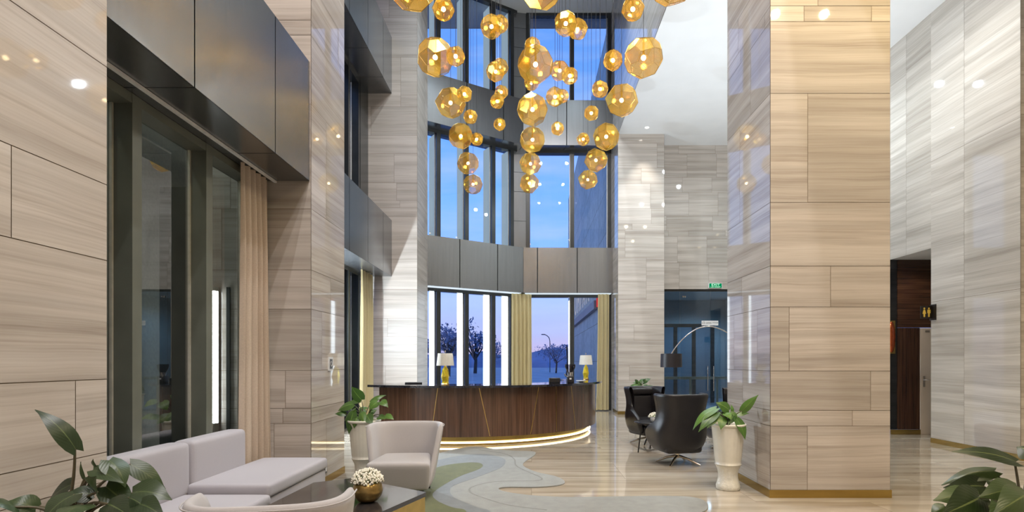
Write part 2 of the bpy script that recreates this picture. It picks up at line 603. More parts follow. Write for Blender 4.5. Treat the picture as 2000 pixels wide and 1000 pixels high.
def text_mb(mb, s, size, place, depth=.004, mi=0, sx=1., space=1.):
    cu = bpy.data.curves.new('tmp_text', 'FONT')
    cu.body = s
    cu.size = size
    cu.extrude = depth
    cu.align_x = 'CENTER'
    cu.space_character = space
    cu.align_y = 'CENTER'
    cu.resolution_u = 3
    ob = bpy.data.objects.new('tmp_text', cu)
    COL.objects.link(ob)
    dg = bpy.context.evaluated_depsgraph_get()
    dg.update()
    me = bpy.data.meshes.new_from_object(ob.evaluated_get(dg))
    vs = [place(v.co.x * sx, v.co.y, v.co.z) for v in me.vertices]
    mb.add(vs, [list(p.vertices) for p in me.polygons], mi)
    bpy.data.objects.remove(ob)
    bpy.data.curves.remove(cu)
    bpy.data.meshes.remove(me)


def catmull(pts, sub=6, closed=True):
    n, out = len(pts), []
    for i in range(n if closed else n - 1):
        if closed:
            p0, p1, p2, p3 = pts[(i - 1) % n], pts[i], pts[(i + 1) % n], pts[(i + 2) % n]
        else:
            p0, p1, p2, p3 = pts[max(i - 1, 0)], pts[i], pts[i + 1], pts[min(i + 2, n - 1)]
        for k in range(sub):
            t = k / sub
            out.append(tuple(.5 * (2 * b + (c - a) * t + (2 * a - 5 * b + 4 * c - d) * t * t + (3 * b - a - 3 * c + d) * t ** 3)
                             for a, b, c, d in zip(p0, p1, p2, p3)))
    if not closed:
        out.append(tuple(pts[-1]))
    return out


# ------------------------------------------------------------------ stone cladding
ROWS = [0.]
for k in range(4):
    ROWS += [4.45 * k + q for q in ((.79, .962, 1.395, 2.10, 2.55, 3.25, 4.45))]


def clad(mb, p0, p1, z0, z1, joints=None, seed=0, rows=None, gap=.005, plen=1.35, off=.004):
    """panels on a vertical plane from p0 to p1 (outward normal = direction x up), on a joint-coloured backing"""
    r = random.Random(seed)
    p0, p1 = Vector((*p0, 0)), Vector((*p1, 0))
    L = (p1 - p0).length
    d = (p1 - p0) / L
    n = Vector((d.y, -d.x, 0))
    q = lambda u, z, o=0.: p0 + d * u + n * o + Vector((0, 0, z))
    mb.add([q(0, z0), q(L, z0), q(L, z1), q(0, z1)], [(0, 1, 2, 3)], 1)
    rows = ROWS if rows is None else rows
    zs = [z0] + [z for z in rows if z0 + .02 < z < z1 - .02] + [z1]
    for i in range(len(zs) - 1):
        a, b = zs[i], zs[i + 1]
        key = round(a, 2)
        if joints is not None and key in joints:
            us = [u for u in joints[key] if 0 < u < L]
        elif joints is not None and 'all' in joints:
            us = [u for u in joints['all'] if 0 < u < L]
        else:
            us, u = [], r.uniform(.2, plen)
            while u < L - .12:
                us.append(u)
                u += plen * r.choice((.55, .8, 1., 1.25))
        us = [0] + us + [L]
        for k in range(len(us) - 1):
            ua, ub = us[k], us[k + 1]
            g = gap / 2
            la, lb = ua + (g if k else 0), ub - (g if k < len(us) - 2 else 0)
            ou, oz = r.uniform(0, 60), r.uniform(0, 60)
            za, zb = a + (g if i else 0), b - (g if i < len(zs) - 2 else 0)
            uv = [(la + ou, za + oz), (lb + ou, za + oz), (lb + ou, zb + oz), (la + ou, zb + oz)]
            mb.add([q(la, za, off), q(lb, za, off), q(lb, zb, off), q(la, zb, off)], [(0, 1, 2, 3)], 0, uv, r.random())
    return mb


STONE = [M['stone'], M['grout']]
ZT = 12.25     # main ceiling
ZL = 7.96      # lower ceiling on the right
SP0, SP1 = 3.57, 4.93       # first spandrel
SU0, SU1 = 8.02, 9.38       # second spandrel

# floor
struct('floor', MB().box(-5, 10.4, -5, 17.6, -.12, 0), M['floor'], 'polished beige veined marble lobby floor', 'floor')

# left near pier + long wall behind the camera
mb = MB()
clad(mb, (-2.53, -5), (-2.53, 3.35), 0, ZT, {.0: [7.896], .79: [7.4], .96: [8.12], 1.4: [6.9], 2.1: [7.735], 2.55: [6.2], 3.25: [6.6]}, 3)
mb.add([(-2.53, 3.35, 0), (-3.3, 3.35, 0), (-3.3, 3.35, ZT), (-2.53, 3.35, ZT)], [(0, 1, 2, 3)], 2)
mb.add([(-2.53, -5, 0), (-3.3, -5, 0), (-3.3, -5, ZT), (-2.53, -5, ZT)], [(3, 2, 1, 0)], 1)
mb.add([(-3.3, -5, 0), (-3.3, 3.35, 0), (-3.3, 3.35, ZT), (-3.3, -5, ZT)], [(3, 2, 1, 0)], 1)
struct('wall_left', mb, STONE + [M['frame']], 'near left wall of large wood-grain marble panels beside the sofa', 'wall')

# pillar 2 (left, middle distance)
mb = MB()
clad(mb, (-3.85, 6.46), (-2.53, 6.46), 0, ZT, {0.: [.9], .79: [1.0], .96: [1.03], 1.4: [.25], 2.1: [.5], 2.55: [.3], 3.25: [.4], 4.45: [.6]}, 11)
clad(mb, (-2.53, 6.46), (-2.53, 7.6), 0, ZT, {0.: [.48], .79: [], .96: [], 1.4: [.33], 2.1: [.62], 2.55: [], 3.25: [.47], 4.45: []}, 12)
clad(mb, (-2.53, 7.6), (-4.3, 7.6), 0, ZT, None, 13)
mb.add([(-3.85, 7.6, 0), (-3.85, 6.46, 0), (-3.85, 6.46, ZT), (-3.85, 7.6, ZT)], [(0, 1, 2, 3)], 1)
struct('pillar', mb, STONE, 'left marble pillar between the curtained window and the tall planter', 'pillar')

# pillar 3 (left, far)
mb = MB()
clad(mb, (-4.5, 13.7), (-2.78, 13.7), 0, ZT, {0.: [1.1], .96: [.95], 1.4: [], 2.1: [1.0], 2.55: [.9], 3.25: [.6], 4.45: [.8], 5.24: [1.3]}, 21)
clad(mb, (-2.78, 13.7), (-2.78, 15.05), 0, ZT, None, 22)
clad(mb, (-2.78, 15.05), (-4.5, 15.05), 0, ZT, None, 23)
struct('pillar', mb, [M['stone_honed'], M['grout']], 'far left marble pillar beside the reception windows', 'pillar')

# pillar 4 (behind the black chairs)
mb = MB()
clad(mb, (2.46, 16.0), (3.77, 16.0), 0, ZL, {0.: [.3], .79: [.9], .96: [.32], 1.4: [], 2.1: [.45], 2.55: [], 3.25: [.8], 4.45: [.2], 5.24: [.4]}, 31)
clad(mb, (2.46, 17.6), (2.46, 16.0), 0, ZT, None, 32)
clad(mb, (3.77, 16.0), (3.77, 16.83), 0, ZL, None, 33)
struct('pillar', mb, STONE, 'slim marble pillar right of the gold curtain', 'pillar')

# bulkhead above the lower ceiling
mb = MB()
clad(mb, (2.46, 16.0), (2.46, -5), ZL, ZT, None, 35, plen=2.2)
mb.box(2.47, 2.9, -5, 16.0, ZL + .02, ZT, 1)
struct('wall_bulkhead', mb, STONE, 'high marble bulkhead above the edge of the lower white ceiling', 'wall')

# pillar 5 (big, right)
PX0, PX1, PY0, PY1 = 2.63, 3.945, 6.2, 7.55
mb = MB()
clad(mb, (PX0, PY0), (PX1, PY0), 0, ZL, {0.: [.405], .79: [.9], .96: [1.10], 1.4: [.205], 2.1: [.66], 2.55: [], 3.25: [.41], 4.45: []}, 41)
clad(mb, (PX0, PY1), (PX0, PY0), 0, ZL, {0.: [1.0], .79: [], .96: [.55], 1.4: [.25, 1.0], 2.1: [.52], 2.55: [], 3.25: [.45], 4.45: [.8]}, 42)
clad(mb, (PX1, PY0), (PX1, PY1), 0, ZL, None, 43)
clad(mb, (PX1, PY1), (PX0, PY1), 0, ZL, None, 44)
struct('pillar', mb, STONE, 'massive square marble pillar with brass foot right of centre', 'pillar')

# right wall block and passage
mb = MB()
RX = 7.41
clad(mb, (RX, 10.44), (RX, 8.53), 0, ZL, {'all': [.8]}, 51, rows=[2.6, 5.2])
clad(mb, (RX, 11.75), (RX, 10.44), 3.6, ZL, {'all': [.62]}, 52, rows=[5.2])
clad(mb, (RX, 16.83), (RX, 11.75), 0, ZL, {'all': [1, 2, 3, 4]}, 53, rows=[2.6, 5.2])
clad(mb, (RX, 8.53), (10.4, 8.53), 0, ZL, None, 54)
clad(mb, (RX + 1.0, 10.44), (RX, 10.44), 0, 3.6, None, 55)
mb.add([(RX, 10.44, 3.6), (RX, 11.75, 3.6), (RX + 1.2, 11.75, 3.6), (RX + 1.2, 10.44, 3.6)], [(0, 1, 2, 3)], 2)
mb.add([(RX + 1.2, 10.44, 0), (RX + 1.2, 11.75, 0), (RX + 1.2, 11.75, 3.6), (RX + 1.2, 10.44, 3.6)], [(0, 1, 2, 3)], 1)
struct('wall_right', mb, [M['stone_pale'], M['grout'], M['white']], 'right wall of pale diagonal-veined marble with the restroom passage', 'wall')
mb = MB().box(10.3, 10.4, -5, 8.53, 0, ZL)
struct('wall_side', mb, M['stone_pale'], 'side wall at the far right end of the lobby', 'wall')

# passage end wall: black marble strip, walnut panels, cream door
mb = MB()
mb.box(RX - .02, RX + .13, 11.62, 11.74, .1, 3.6, 0)
struct('wall_passage', mb, M['black_marble'], 'black marble strip in the restroom passage', 'wall')
t = thing('wood_panelling', (RX + .5, 11.62, 0), 'dark walnut panelling in the restroom passage', 'panelling')
tag(t, kind='structure')
MB().box(-.36, .7, 0, .1, 2.2, 3.6).build('upper_panel', M['walnut_dark'], t)
MB().box(-.36, .10, 0, .1, .1, 2.195).build('lower_panel', M['walnut_dark_v'], t)
t = thing('door_1', (RX + .6, 11.60, 0), 'cream door with steel lever handle in the restroom passage', 'door')
tag(t, kind='structure')
MB().box(.005, .62, 0, .06, .0, 2.19).build('door_leaf', M['door'], t, bevel=.004)
mb = MB().box(.05, .09, -.012, 0, .98, 1.2)
mb.tube([(.07, -.012, 1.12), (.07, -.05, 1.12), (.19, -.055, 1.12)], .009)
mb.build('door_handle', M['steel'], t)
MB().box(.10, .19, -.004, 0, 2.10, 2.14).build('door_number_plate', M['steel'], t)
struct('baseboard_passage', MB().box(RX - .01, RX + .59, 11.575, 11.615, 0, .1), M['brass'], 'brass baseboard in the restroom passage', 'baseboard')

# copper wall lamp
t = thing('wall_lamp', (RX + .02, 11.6, 2.0), 'glowing copper oval wall lamp on black marble strip in the passage', 'wall lamp')
mb = MB()
mb.lathe([(.001, -.32), (.06, -.29), (.105, -.18), (.125, 0), (.105, .18), (.06, .29), (.001, .32)], 16)
mb.v = [(x * .6 - .03, y * .3 - .03, z) for x, y, z in mb.v]
mb.build('lamp_glass', M['copper'], t)
MB().box(-.05, .05, -.02, .02, -.34, .34).build('lamp_mount', M['brass'], t)

# baseboards
def bb(name, polys, label):
    mb = MB()
    for (x0, x1, y0, y1) in polys:
        mb.box(x0, x1, y0, y1, 0, .088)
    struct(name, mb, M['brass'], label, 'baseboard')


e = .014
bb('baseboard_pillar', [(PX0 - e, PX1 + e, PY0 - e, PY0), (PX0 - e, PX0, PY0, PY1), (PX1, PX1 + e, PY0, PY1), (PX0 - e, PX1 + e, PY1, PY1 + e)], 'brass baseboard around the massive right pillar')
bb('baseboard_right', [(RX - e, RX, 8.53 - e, 10.44), (RX, 10.3, 8.53 - e, 8.53)], 'brass baseboard along the right wall')
bb('baseboard_left', [(-2.53, -2.53 + e, 6.46, 7.6), (-3.2, -2.53 + e, 6.46 - e, 6.46)], 'brass baseboard at the foot of the left pillar')
bb('baseboard_back', [(2.46 - e, 3.77 + e, 16.0 - e, 16.0), (2.46 - e, 2.46, 16.0, 16.9)], 'brass baseboard of the slim back pillar')

# back wall with glass doors (right part)
mb = MB()
clad(mb, (3.77, 16.83), (RX, 16.83), 3.66, ZL, None, 61, plen=1.1)
mb.box(3.77, RX, 16.84, 17.0, 3.66, ZL, 1)
mb.add([(3.77, 16.83, 3.66), (3.77, 17.0, 3.66), (RX, 17.0, 3.66), (RX, 16.83, 3.66)], [(0, 1, 2, 3)], 2)
mb.box(6.6, RX, 16.83, 17.0, 0, 3.66, 0)
struct('wall_back', mb, STONE + [M['frame']], 'back marble wall above the blue glass doors', 'wall')

# ceilings
struct('ceiling', MB().box(-5, 2.9, -5, 18.2, ZT, ZT + .15), M['ceil'], 'high grey-white ceiling over the chandelier', 'ceiling')
struct('ceiling_lower', MB().box(2.465, 10.4, -5, 16.83, ZL, ZL + .02), M['white'], 'lower white ceiling on the right', 'ceiling')
struct('wall_front', MB().box(-5, 10.4, -5.1, -5, 0, ZT), M['stone'], 'wall behind the camera', 'wall')

# ------------------------------------------------------------------ spandrels (bronze beams)
def spandrel(front, back, z0, z1, joints, label, gap=.014):
    mb = MB()
    pts = front + back[::-1]
    mb.prism(pts, z0, z1, 0)
    u0 = 0
    for i in range(len(front) - 1):
        a, b = Vector((*front[i], 0)), Vector((*front[i + 1], 0))
        L = (b - a).length
        clad(mb, front[i], front[i + 1], z0, z1, {'all': [j - u0 for j in joints]}, 5, rows=[], gap=gap, off=.003)
        u0 += L
    # soffit panels
    ua = 0
    for i in range(len(front) - 1):
        a, b = Vector((*front[i], 0)), Vector((*front[i + 1], 0))
        c, d_ = Vector((*back[i], 0)), Vector((*back[i + 1], 0))
        L = (b - a).length
        js = [0] + [j - ua for j in joints if 0 < j - ua < L] + [L]
        for k in range(len(js) - 1):
            g0 = (js[k] + (.006 if k else 0)) / L
            g1 = (js[k + 1] - (.006 if k < len(js) - 2 else 0)) / L
            zz = Vector((0, 0, z0 - .003))
            mb.add([a.lerp(b, g0) + zz, c.lerp(d_, g0) + zz, c.lerp(d_, g1) + zz, a.lerp(b, g1) + zz], [(0, 1, 2, 3)], 0)
        mb.add([a + Vector((0, 0, z0 - .001)), c + Vector((0, 0, z0 - .001)), d_ + Vector((0, 0, z0 - .001)), b + Vector((0, 0, z0 - .001))], [(0, 1, 2, 3)], 1)
        ua += L
    return struct('beam', mb, [M['metal'], M['metal_gap']], label, 'bronze panel')


def soffit_light(a, b, label):
    a, b = Vector((*a, 0)), Vector((*b, 0))
    d = (b - a).normalized()
    n = Vector((-d.y, d.x, 0))
    mb = MB()
    p = [a + n * .05, b + n * .05, b + n * .30, a + n * .30]
    mb.prism([(q.x - a.x, q.y - a.y) for q in p], -.012, 0)
    o = mb.build('soffit_light', M['led_soffit'], loc=(a.x, a.y, SP0 - .004))
    tag(o, label, 'linear light', 'linear lights under the lower bronze band')


M['led_soffit'] = emit_mat('soffit_light_panel', (.80, .92, 1.), 1.6)
XB1 = -2.545
spandrel([(XB1, 3.36), (XB1, 6.455)], [(-3.3, 3.36), (-3.3, 6.455)], SP0, SP1, [.89, 2.23], 'bronze-clad panel band above the curtained window by the sofa')
spandrel([(-3.4, 7.605), (-3.4, 13.695)], [(-4.3, 7.605), (-4.3, 13.695)], SP0, SP1, [1.3, 2.9, 4.1, 5.3], 'lower bronze-clad panel band between the two left pillars')
spandrel([(-3.4, 7.605), (-3.4, 13.695)], [(-4.3, 7.605), (-4.3, 13.695)], SU0, SU1, [1.3, 2.9, 4.1, 5.3], 'upper bronze-clad panel band between the two left pillars')
F0, F1, F2 = (-2.83, 15.25), (-.24, 16.95), (2.455, 17.0)
B0, B1, B2 = (-3.35, 16.0), (-.55, 17.85), (2.455, 17.85)
JF = [.98, 2.2, 3.098, 3.098 + .42, 3.098 + 1.62]
spandrel([F0, F1, F2], [B0, B1, B2], SP0, SP1, JF, 'lower bronze-clad panel band over the reception windows', .028)
spandrel([F0, F1, F2], [B0, B1, B2], SU0, SU1, [1.2, 2.4, 3.098, 4.4], 'upper bronze-clad panel band over the reception windows', .028)
soffit_light((-2.78, 15.29), (-.28, 16.93), 'white linear light under the bronze band over the narrow-paned reception window')
soffit_light((-.2, 16.96), (2.42, 17.0), 'white linear light under the bronze band over the wide-paned reception window')
# unseen wall above bay 1, added in place of a window against light leaks
struct('wall_left_upper', MB().box(-3.3, -3.1, 3.35, 6.46, SP1, ZT), M['stone'], 'unseen wall added in place of the window above the bronze band by the sofa', 'wall')

# ------------------------------------------------------------------ windows
wcount = [0]


def window(p0, p1, z0, z1, cuts, label, depth=.14, w=.09, rail=.09, fins=None, glass='glass', bottom=.06, fm='frame'):
    """glazed wall from p0 to p1; cuts = mullion centres in metres along it; inside is to the right of p0->p1"""
    wcount[0] += 1
    p0, p1 = Vector((*p0, 0)), Vector((*p1, 0))
    L = (p1 - p0).length
    d = (p1 - p0) / L
    n = Vector((d.y, -d.x, 0))
    t = thing('window_%d' % wcount[0], p0 + Vector((0, 0, z0)), label, 'window')
    tag(t, kind='structure')
    hh = z1 - z0

    def bar(u0, u1, za, zb, o0, o1):
        mb = MB()
        v = []
        for z in (za, zb):
            for u, o in ((u0, o0), (u1, o0), (u1, o1), (u0, o1)):
                v.append(d * u + n * o + Vector((0, 0, z)))
        mb.add(v, [(0, 1, 2, 3), (7, 6, 5, 4), (0, 4, 5, 1), (1, 5, 6, 2), (2, 6, 7, 3), (3, 7, 4, 0)], 0)
        return mb
    for c in cuts:
        bar(c - w / 2, c + w / 2, 0, hh, -.02, depth).build('mullion', M[fm], t)
        bar(c - w / 2 - .018, c - w / 2, bottom, hh - rail, .0, .02).build('edge_glint_strip', M['edge_glint'], t)  # strip painting the bright reflection line where glass meets mullion
    bar(0, L, hh - rail, hh, -.02, depth * .98).build('top_rail', M[fm], t)
    bar(0, L, 0, bottom, -.02, depth * .98).build('bottom_rail', M[fm], t)
    us = [0] + [c for c in cuts if .1 < c < L - .1] + [L]
    for a, b in zip(us[:-1], us[1:]):
        mb = MB()
        mb.add([d * a + Vector((0, 0, .01)), d * b + Vector((0, 0, .01)), d * b + Vector((0, 0, hh - .01)), d * a + Vector((0, 0, hh - .01))], [(0, 1, 2, 3)])
        mb.build('pane', M[glass], t)
    return t, d, n


def cut_px(px, p0, p1):
    k = (px - CX) / F
    dx, dy = p1[0] - p0[0], p1[1] - p0[1]
    s = (k * p0[1] - p0[0]) / (dx - k * dy)
    return s * math.hypot(dx, dy)


# bay 1 (by the sofa): glass at x=-3.235, frame stands .165 into the room
window((-3.235, 3.35), (-3.235, 6.46), .0, SP0 - .005, [.04, 1.035, 2.02, 2.94], 'dark framed full-height window behind the sofa', depth=.165, w=.105, rail=.075, glass='glass_sofa', fm='frame_olive')
# bay 2
mull2 = [.4, 1.6, 2.8, 4.0, 4.7, 5.42]
window((-4.16, 7.6), (-4.16, 13.7), .0, SP0 - .005, mull2, 'ground floor window between the two left pillars', depth=.18, w=.1)
window((-4.16, 7.6), (-4.16, 13.7), SP1, SU0 - .005, mull2, 'upper floor window between the two left pillars', depth=.18, w=.1)
struct('trim_1', MB().box(-4.2, -3.97, 13.08, 13.69, SP1, SU0), M['frame'], 'black jamb panel beside the far left pillar', 'trim')
window((-4.16, 7.6), (-4.16, 13.7), SU1, ZT, mull2, 'topmost window between the two left pillars', depth=.18, w=.1)
# reception facets
W0, W1 = (-3.1, 15.72), (-.51, 17.37)
V0, V1 = (-.14, 17.5), (2.455, 17.5)
cutsA = [cut_px(p, W0, W1) for p in (853, 908, 960, 996)]
cutsB = [.04, cut_px(1117, V0, V1), 2.55]
fin_ord = ['first', 'second', 'third', 'fourth']
for lv, (z0, z1, nm, cm, cat) in enumerate(((0., SP0 - .005, 'ground floor', 'led_cool', 'light fin'), (SP1, SU0 - .005, 'middle floor', 'led_dim', 'light fin'), (SU1, ZT, 'top floor', 'led_dim', 'light fin'))):
    t, d, n = window(W0, W1, z0, z1, cutsA, 'left reception window with narrow panes, ' + nm, depth=.14, w=.12)
    for i, c in enumerate(cutsA):
        b = Vector((*W0, 0)) + d * (c - .03) - n * .03
        mb = MB()
        a0, a1 = b, b - n * .40
        s = d * .025
        mb.prism([(a0 - s).to_2d()[:], (a0 + s).to_2d()[:], (a1 + s).to_2d()[:], (a1 - s).to_2d()[:]], z0 + .05, z1 - .06)
        cc = Vector((a0.x, a0.y, z0 + .05))
        mb.v = [tuple(Vector(v) - cc) for v in mb.v]
        o = mb.build('light_fin', M[cm], loc=cc)
        tag(o, 'lit white vertical fin outside the %s mullion from the left, %s reception window' % (fin_ord[i], nm), cat, 'light fins outside the reception windows')
    window(V0, V1, z0, z1, cutsB, 'right reception window with two wide panes, ' + nm, depth=.14, w=.12)
    k = wcount[0]
for z0, z1, nm in ((0, SP0, 'ground floor'), (SP1, SU0, 'middle floor'), (SU1, ZT, 'top floor')):
    mb = MB()
    poly = [(-.55, 17.33), (-.16, 17.40), (-.12, 17.8), (-.62, 17.8)]
    mb.prism(poly, z0, z1, 1)
    clad(mb, poly[0], poly[1], z0, z1, {'all': []}, 3, rows=[z0 + .9, z0 + 1.8, z0 + 2.4], gap=.012, off=.003)
    struct('column', mb, [M['metal'], M['metal_gap']], 'bronze-clad corner column between the reception windows, ' + nm, 'column')

# thin lit strip beside right mullion, ground floor
x = V0[0] + cutsB[1] - .075
o = MB().box(-.012, .012, -.3, -.02, .0, 3.55).build('light_fin', M['led_cool'], loc=(x, 17.85, -.15))
tag(o, 'thin lit white fin beside the mullion of the right reception window', 'light fin', 'light fins outside the reception windows')

# light tubes standing in the left windows
def led_tube(x, y, z0, z1, label, m='led_tube', face=(0, -1)):
    t = thing('light_tube', (x, y, z0), label, 'light tube', 'upright light tubes at the left windows')
    MB().tube([(0, 0, 0), (0, 0, z1 - z0)], .022, 10).build('tube', M[m], t)
    if m == 'led_tube':
        MB().box(-.03, .03, .022, .05, -.80, z1 - z0 + .05).build('holder', M['steel'], t)
    else:
        MB().box(-.05, -.022, -.03, .03, -.80, z1 - z0 + .05).build('holder', M['steel'], t)


led_tube(-3.6, 6.40, .80, 2.30, 'bright upright light tube outside the window behind the sofa')
led_tube(-3.98, 11.0, .80, 2.25, 'bright upright light tube in the window bay behind the left pillar', 'led_tube_bright')
mb = MB().box(-.02, .02, -.015, -.004, 0, 2.35)
o = mb.build('cable_channel', M['frame'], loc=(-3.47, 6.455, 0))
tag(o, 'slim dark cable channel on the stone beside the light tube outside', 'cable channel')
# dark cladding outside window 1
o = MB().box(-.16, .16, -.05, .4, 0, 3.5).build('outdoor_panel', M['frame'], loc=(-4.1, 6.5, 0))
tag(o, 'dark metal panel outside the window behind the sofa', 'panel', kind='structure')

struct('wall_outdoor', MB().box(-5.6, -5.4, -3, 10.5, -.15, 9), pmat('outdoor_sky_block', (.50, .52, .46), .95), 'pale wall added outside the sofa window to block the sky', 'wall')  # added to block the sky; pale tone stands in for lobby reflections

# ------------------------------------------------------------------ curtains
def curtain(name, p0, p1, z0, z1, folds, amp, mat, label, flare=.0, shift=(0, 0), seed=1, group='curtains'):
    r = random.Random(seed)
    a, b = Vector((*p0, 0)), Vector((*p1, 0))
    L = (b - a).length
    d = (b - a) / L
    n = Vector((d.y, -d.x, 0))
    nu, nv = folds * 12, 26
    ph = [r.uniform(-.8, .8) for _ in range(8)]
    base = (a + b) / 2
    rows = []
    for j in range(nv + 1):
        v = j / nv
        z = z1 + (z0 - z1) * v
        k = 1 + flare * v ** 1.5
        A = amp * (.55 + .45 * min(1, v * 4))
        row = []
        for i in range(nu + 1):
            u = i / nu
            w = 2 * pi * folds * u
            uu = u + .012 * sin(3.1 * u * 7 + ph[0]) * v
            o = A * (sin(w + .5 * sin(2.2 * u * 6 + ph[1]) * v) + .25 * sin(2.3 * w + ph[2]) * v)
            p = a + d * L * (.5 + (uu - .5) * k) + n * o + Vector((shift[0], shift[1], 0)) * v ** 1.4
            row.append(p - base + Vector((0, 0, z)))
        rows.append(row)
    t = thing(name, base, label, 'curtain', group)
    mb = MB().grid(rows[2:], 0)
    o = mb.build('drape', mat, t)
    mb = MB().grid([[p + Vector((0, 0, .015 if q == 0 else 0)) for p in rows[q]] for q in range(3)], 0)
    o = mb.build('pleated_heading', mat, t)
    mb = MB()
    return t


curtain('curtain', (-2.995, 5.80), (-2.995, 6.38), .03, SP0 - .03, 5, .048, M['curtain'], 'champagne curtain gathered beside the pillar behind the sofa', .22, (0, 0), 3)
curtain('curtain', (-3.80, 12.55), (-3.80, 13.5), .03, SP0 - .03, 5, .055, M['curtain_gold'], 'pale gold curtain in the far left window behind the leafy planter', .05, (.0, -.05), 4)
curtain('curtain', (-.60, 16.95), (.0, 17.15), .03, SP0 - .04, 5, .06, M['curtain_gold'], 'gold curtain in the middle of the reception windows', .04, (0, 0), 5)
curtain('curtain', (2.02, 17.1), (2.36, 17.1), .03, SP0 - .04, 3, .05, M['curtain_gold'], 'gold curtain at the right end of the reception windows', .15, (-.04, 0), 6)
o = MB().box(-.015, .015, 3.36, 6.45, 0, .02).build('curtain_track', M['white_gloss'], loc=(-2.93, 0, SP0 - .026))
tag(o, 'slim white curtain track under the bronze band by the sofa', 'curtain track')

# ------------------------------------------------------------------ pendants
def snub():
    """pentagonal facets: dual of the snub cube"""
    tt = 1.839286755
    vs = []
    for perm, par in (((0, 1, 2), 0), ((1, 2, 0), 0), ((2, 0, 1), 0), ((0, 2, 1), 1), ((2, 1, 0), 1), ((1, 0, 2), 1)):
        for s in range(8):
            sg = [1 if s >> k & 1 else -1 for k in range(3)]
            plus = sum(1 for q in sg if q > 0)
            if (plus % 2 == 0) == (par == 0):
                b = (1, 1 / tt, tt)
                vs.append(Vector([sg[i] * b[perm[i]] for i in range(3)]))
    bm = bmesh.new()
    for v in vs:
        bm.verts.new(v)
    bmesh.ops.convex_hull(bm, input=bm.verts[:])
    bm.normal_update()
    dual = []
    for f in bm.faces:
        q = f.normal / f.normal.dot(f.verts[0].co)
        if not any((q - w).length < 1e-3 for w in dual):
            dual.append(q)
    bm.free()
    bm = bmesh.new()
    mx = max(q.length for q in dual)
    for q in dual:
        bm.verts.new(q / mx)
    bmesh.ops.convex_hull(bm, input=bm.verts[:])
    bmesh.ops.dissolve_limit(bm, angle_limit=.01, verts=bm.verts[:], edges=bm.edges[:])
    bm.normal_update()
    return bm


def pend_meshes(Rr):
    bm = snub()
    for v in bm.verts:
        v.co *= Rr
    sh = bpy.data.meshes.new('shade')
    b2 = bm.copy()
    # every shade has one open facet underneath
    fs = sorted(b2.faces, key=lambda f: f.calc_center_median().z)
    bmesh.ops.delete(b2, geom=[fs[0]], context='FACES')
    ul = b2.loops.layers.uv.new('UVMap')
    for f in b2.faces:
        c = f.calc_center_median()
        tx = (f.verts[0].co - c).normalized()
        ty = f.normal.cross(tx)
        for lp in f.loops:
            q = lp.vert.co - c
            lp[ul].uv = (q.dot(tx), q.dot(ty))
    b2.to_mesh(sh)
    b2.free()
    sh.materials.append(M['gold_shade'])
    fr = bpy.data.meshes.new('shade_edge')
    bmesh.ops.wireframe(bm, faces=bm.faces[:], thickness=.0035 + .008 * Rr, use_even_offset=False, use_replace=True)
    bm.to_mesh(fr)
    bm.free()
    fr.materials.append(M['gold_edge'])
    mb = MB().sphere((0, 0, 0), .018 + .05 * Rr, 10, 8)
    bl = mb.build('bulb', M['bulb'])
    bd = bl.data
    bpy.data.objects.remove(bl)
    mb = MB().lathe([(.010, 0), (.014, .0), (.014, Rr * .8), (.008, Rr * .86)], 10, (0, 0, Rr * .12))
    so = mb.build('lamp_holder', M['gold_edge'])
    sd = so.data
    bpy.data.objects.remove(so)
    return sh, fr, bd, sd


PM = {r: pend_meshes(r) for r in (.25, .16, .125)}
ORD = ['first', 'second', 'third', 'fourth', 'fifth', 'sixth', 'seventh', 'eighth']


def pendant(px, py, rp, Rr, label, group):
    Y = Rr * F / rp
    c = P(px, py, Y)
    t = thing('pendant_lamp', c, label, 'pendant lamp', group)
    t.rotation_euler = (0, 0, 0)
    sh, fr, bd, sd = PM[Rr]
    rot = (rng.uniform(-.25, .25), rng.uniform(-.25, .25), rng.uniform(0, 6.28))
    for nm, me, p in (('shade', sh, t), ('bulb', bd, t), ('lamp_holder', sd, t)):
        o = bpy.data.objects.new(nm, me)
        COL.objects.link(o)
        o.parent = p
        if nm == 'shade':
            o.rotation_euler = rot
            e_ = bpy.data.objects.new('shade_edge', fr)
            COL.objects.link(e_)
            e_.parent = o
    MB().tube([(0, 0, Rr * .9), (0, 0, ZT - c.z)], .0035, 6).build('cord', M['cord'], t)


GP = 'faceted gold pendant lamps of the cloud chandelier'
rowsP = {
    'leftmost row': [(806, -28, 49), (850, 112, 38), (880, 201, 30), (900, 266, 25.5), (914, 319, 22.5), (924, 360, 20.2)],
    'centre row': [(1056, -27, 45), (1046, 126, 37), (1040, 214, 32), (1040, 273, 26), (1036, 320, 22.4), (1034, 358, 19.8)],
    'rightmost row': [(1314, -44, 52), (1257, 113, 40), (1214, 196, 32.5), (1184, 267, 27), (1164, 313, 23), (1148, 351, 19.6)],
}
for nm, ls in rowsP.items():
    for i, q in enumerate(ls):
        pendant(*q, .25, 'large gold pendant lamp, %s from the top in the %s' % (ORD[i], nm), GP)
rowsS = {
    'second row from the left': [(866, 18, 22), (890, 110, 19.5), (907, 184, 15.8), (919, 228, 14.4), (931, 272, 13)],
    'second row from the right': [(1236, 18, 22.5), (1197, 118, 20), (1172, 174, 17), (1155, 221, 15), (1139, 272, 13)],
}
for nm, ls in rowsS.items():
    for i, q in enumerate(ls):
        pendant(*q, .125, 'small gold pendant lamp, %s from the top in the %s' % (ORD[i], nm), GP)
pairs = [((960, 52, 23, .16), (977, 47, 17, .125)), ((968, 140, 19.5, .16), (977, 131, 17, .16)), ((971, 198, 14.5, .125), (979, 180, 14, .125))]
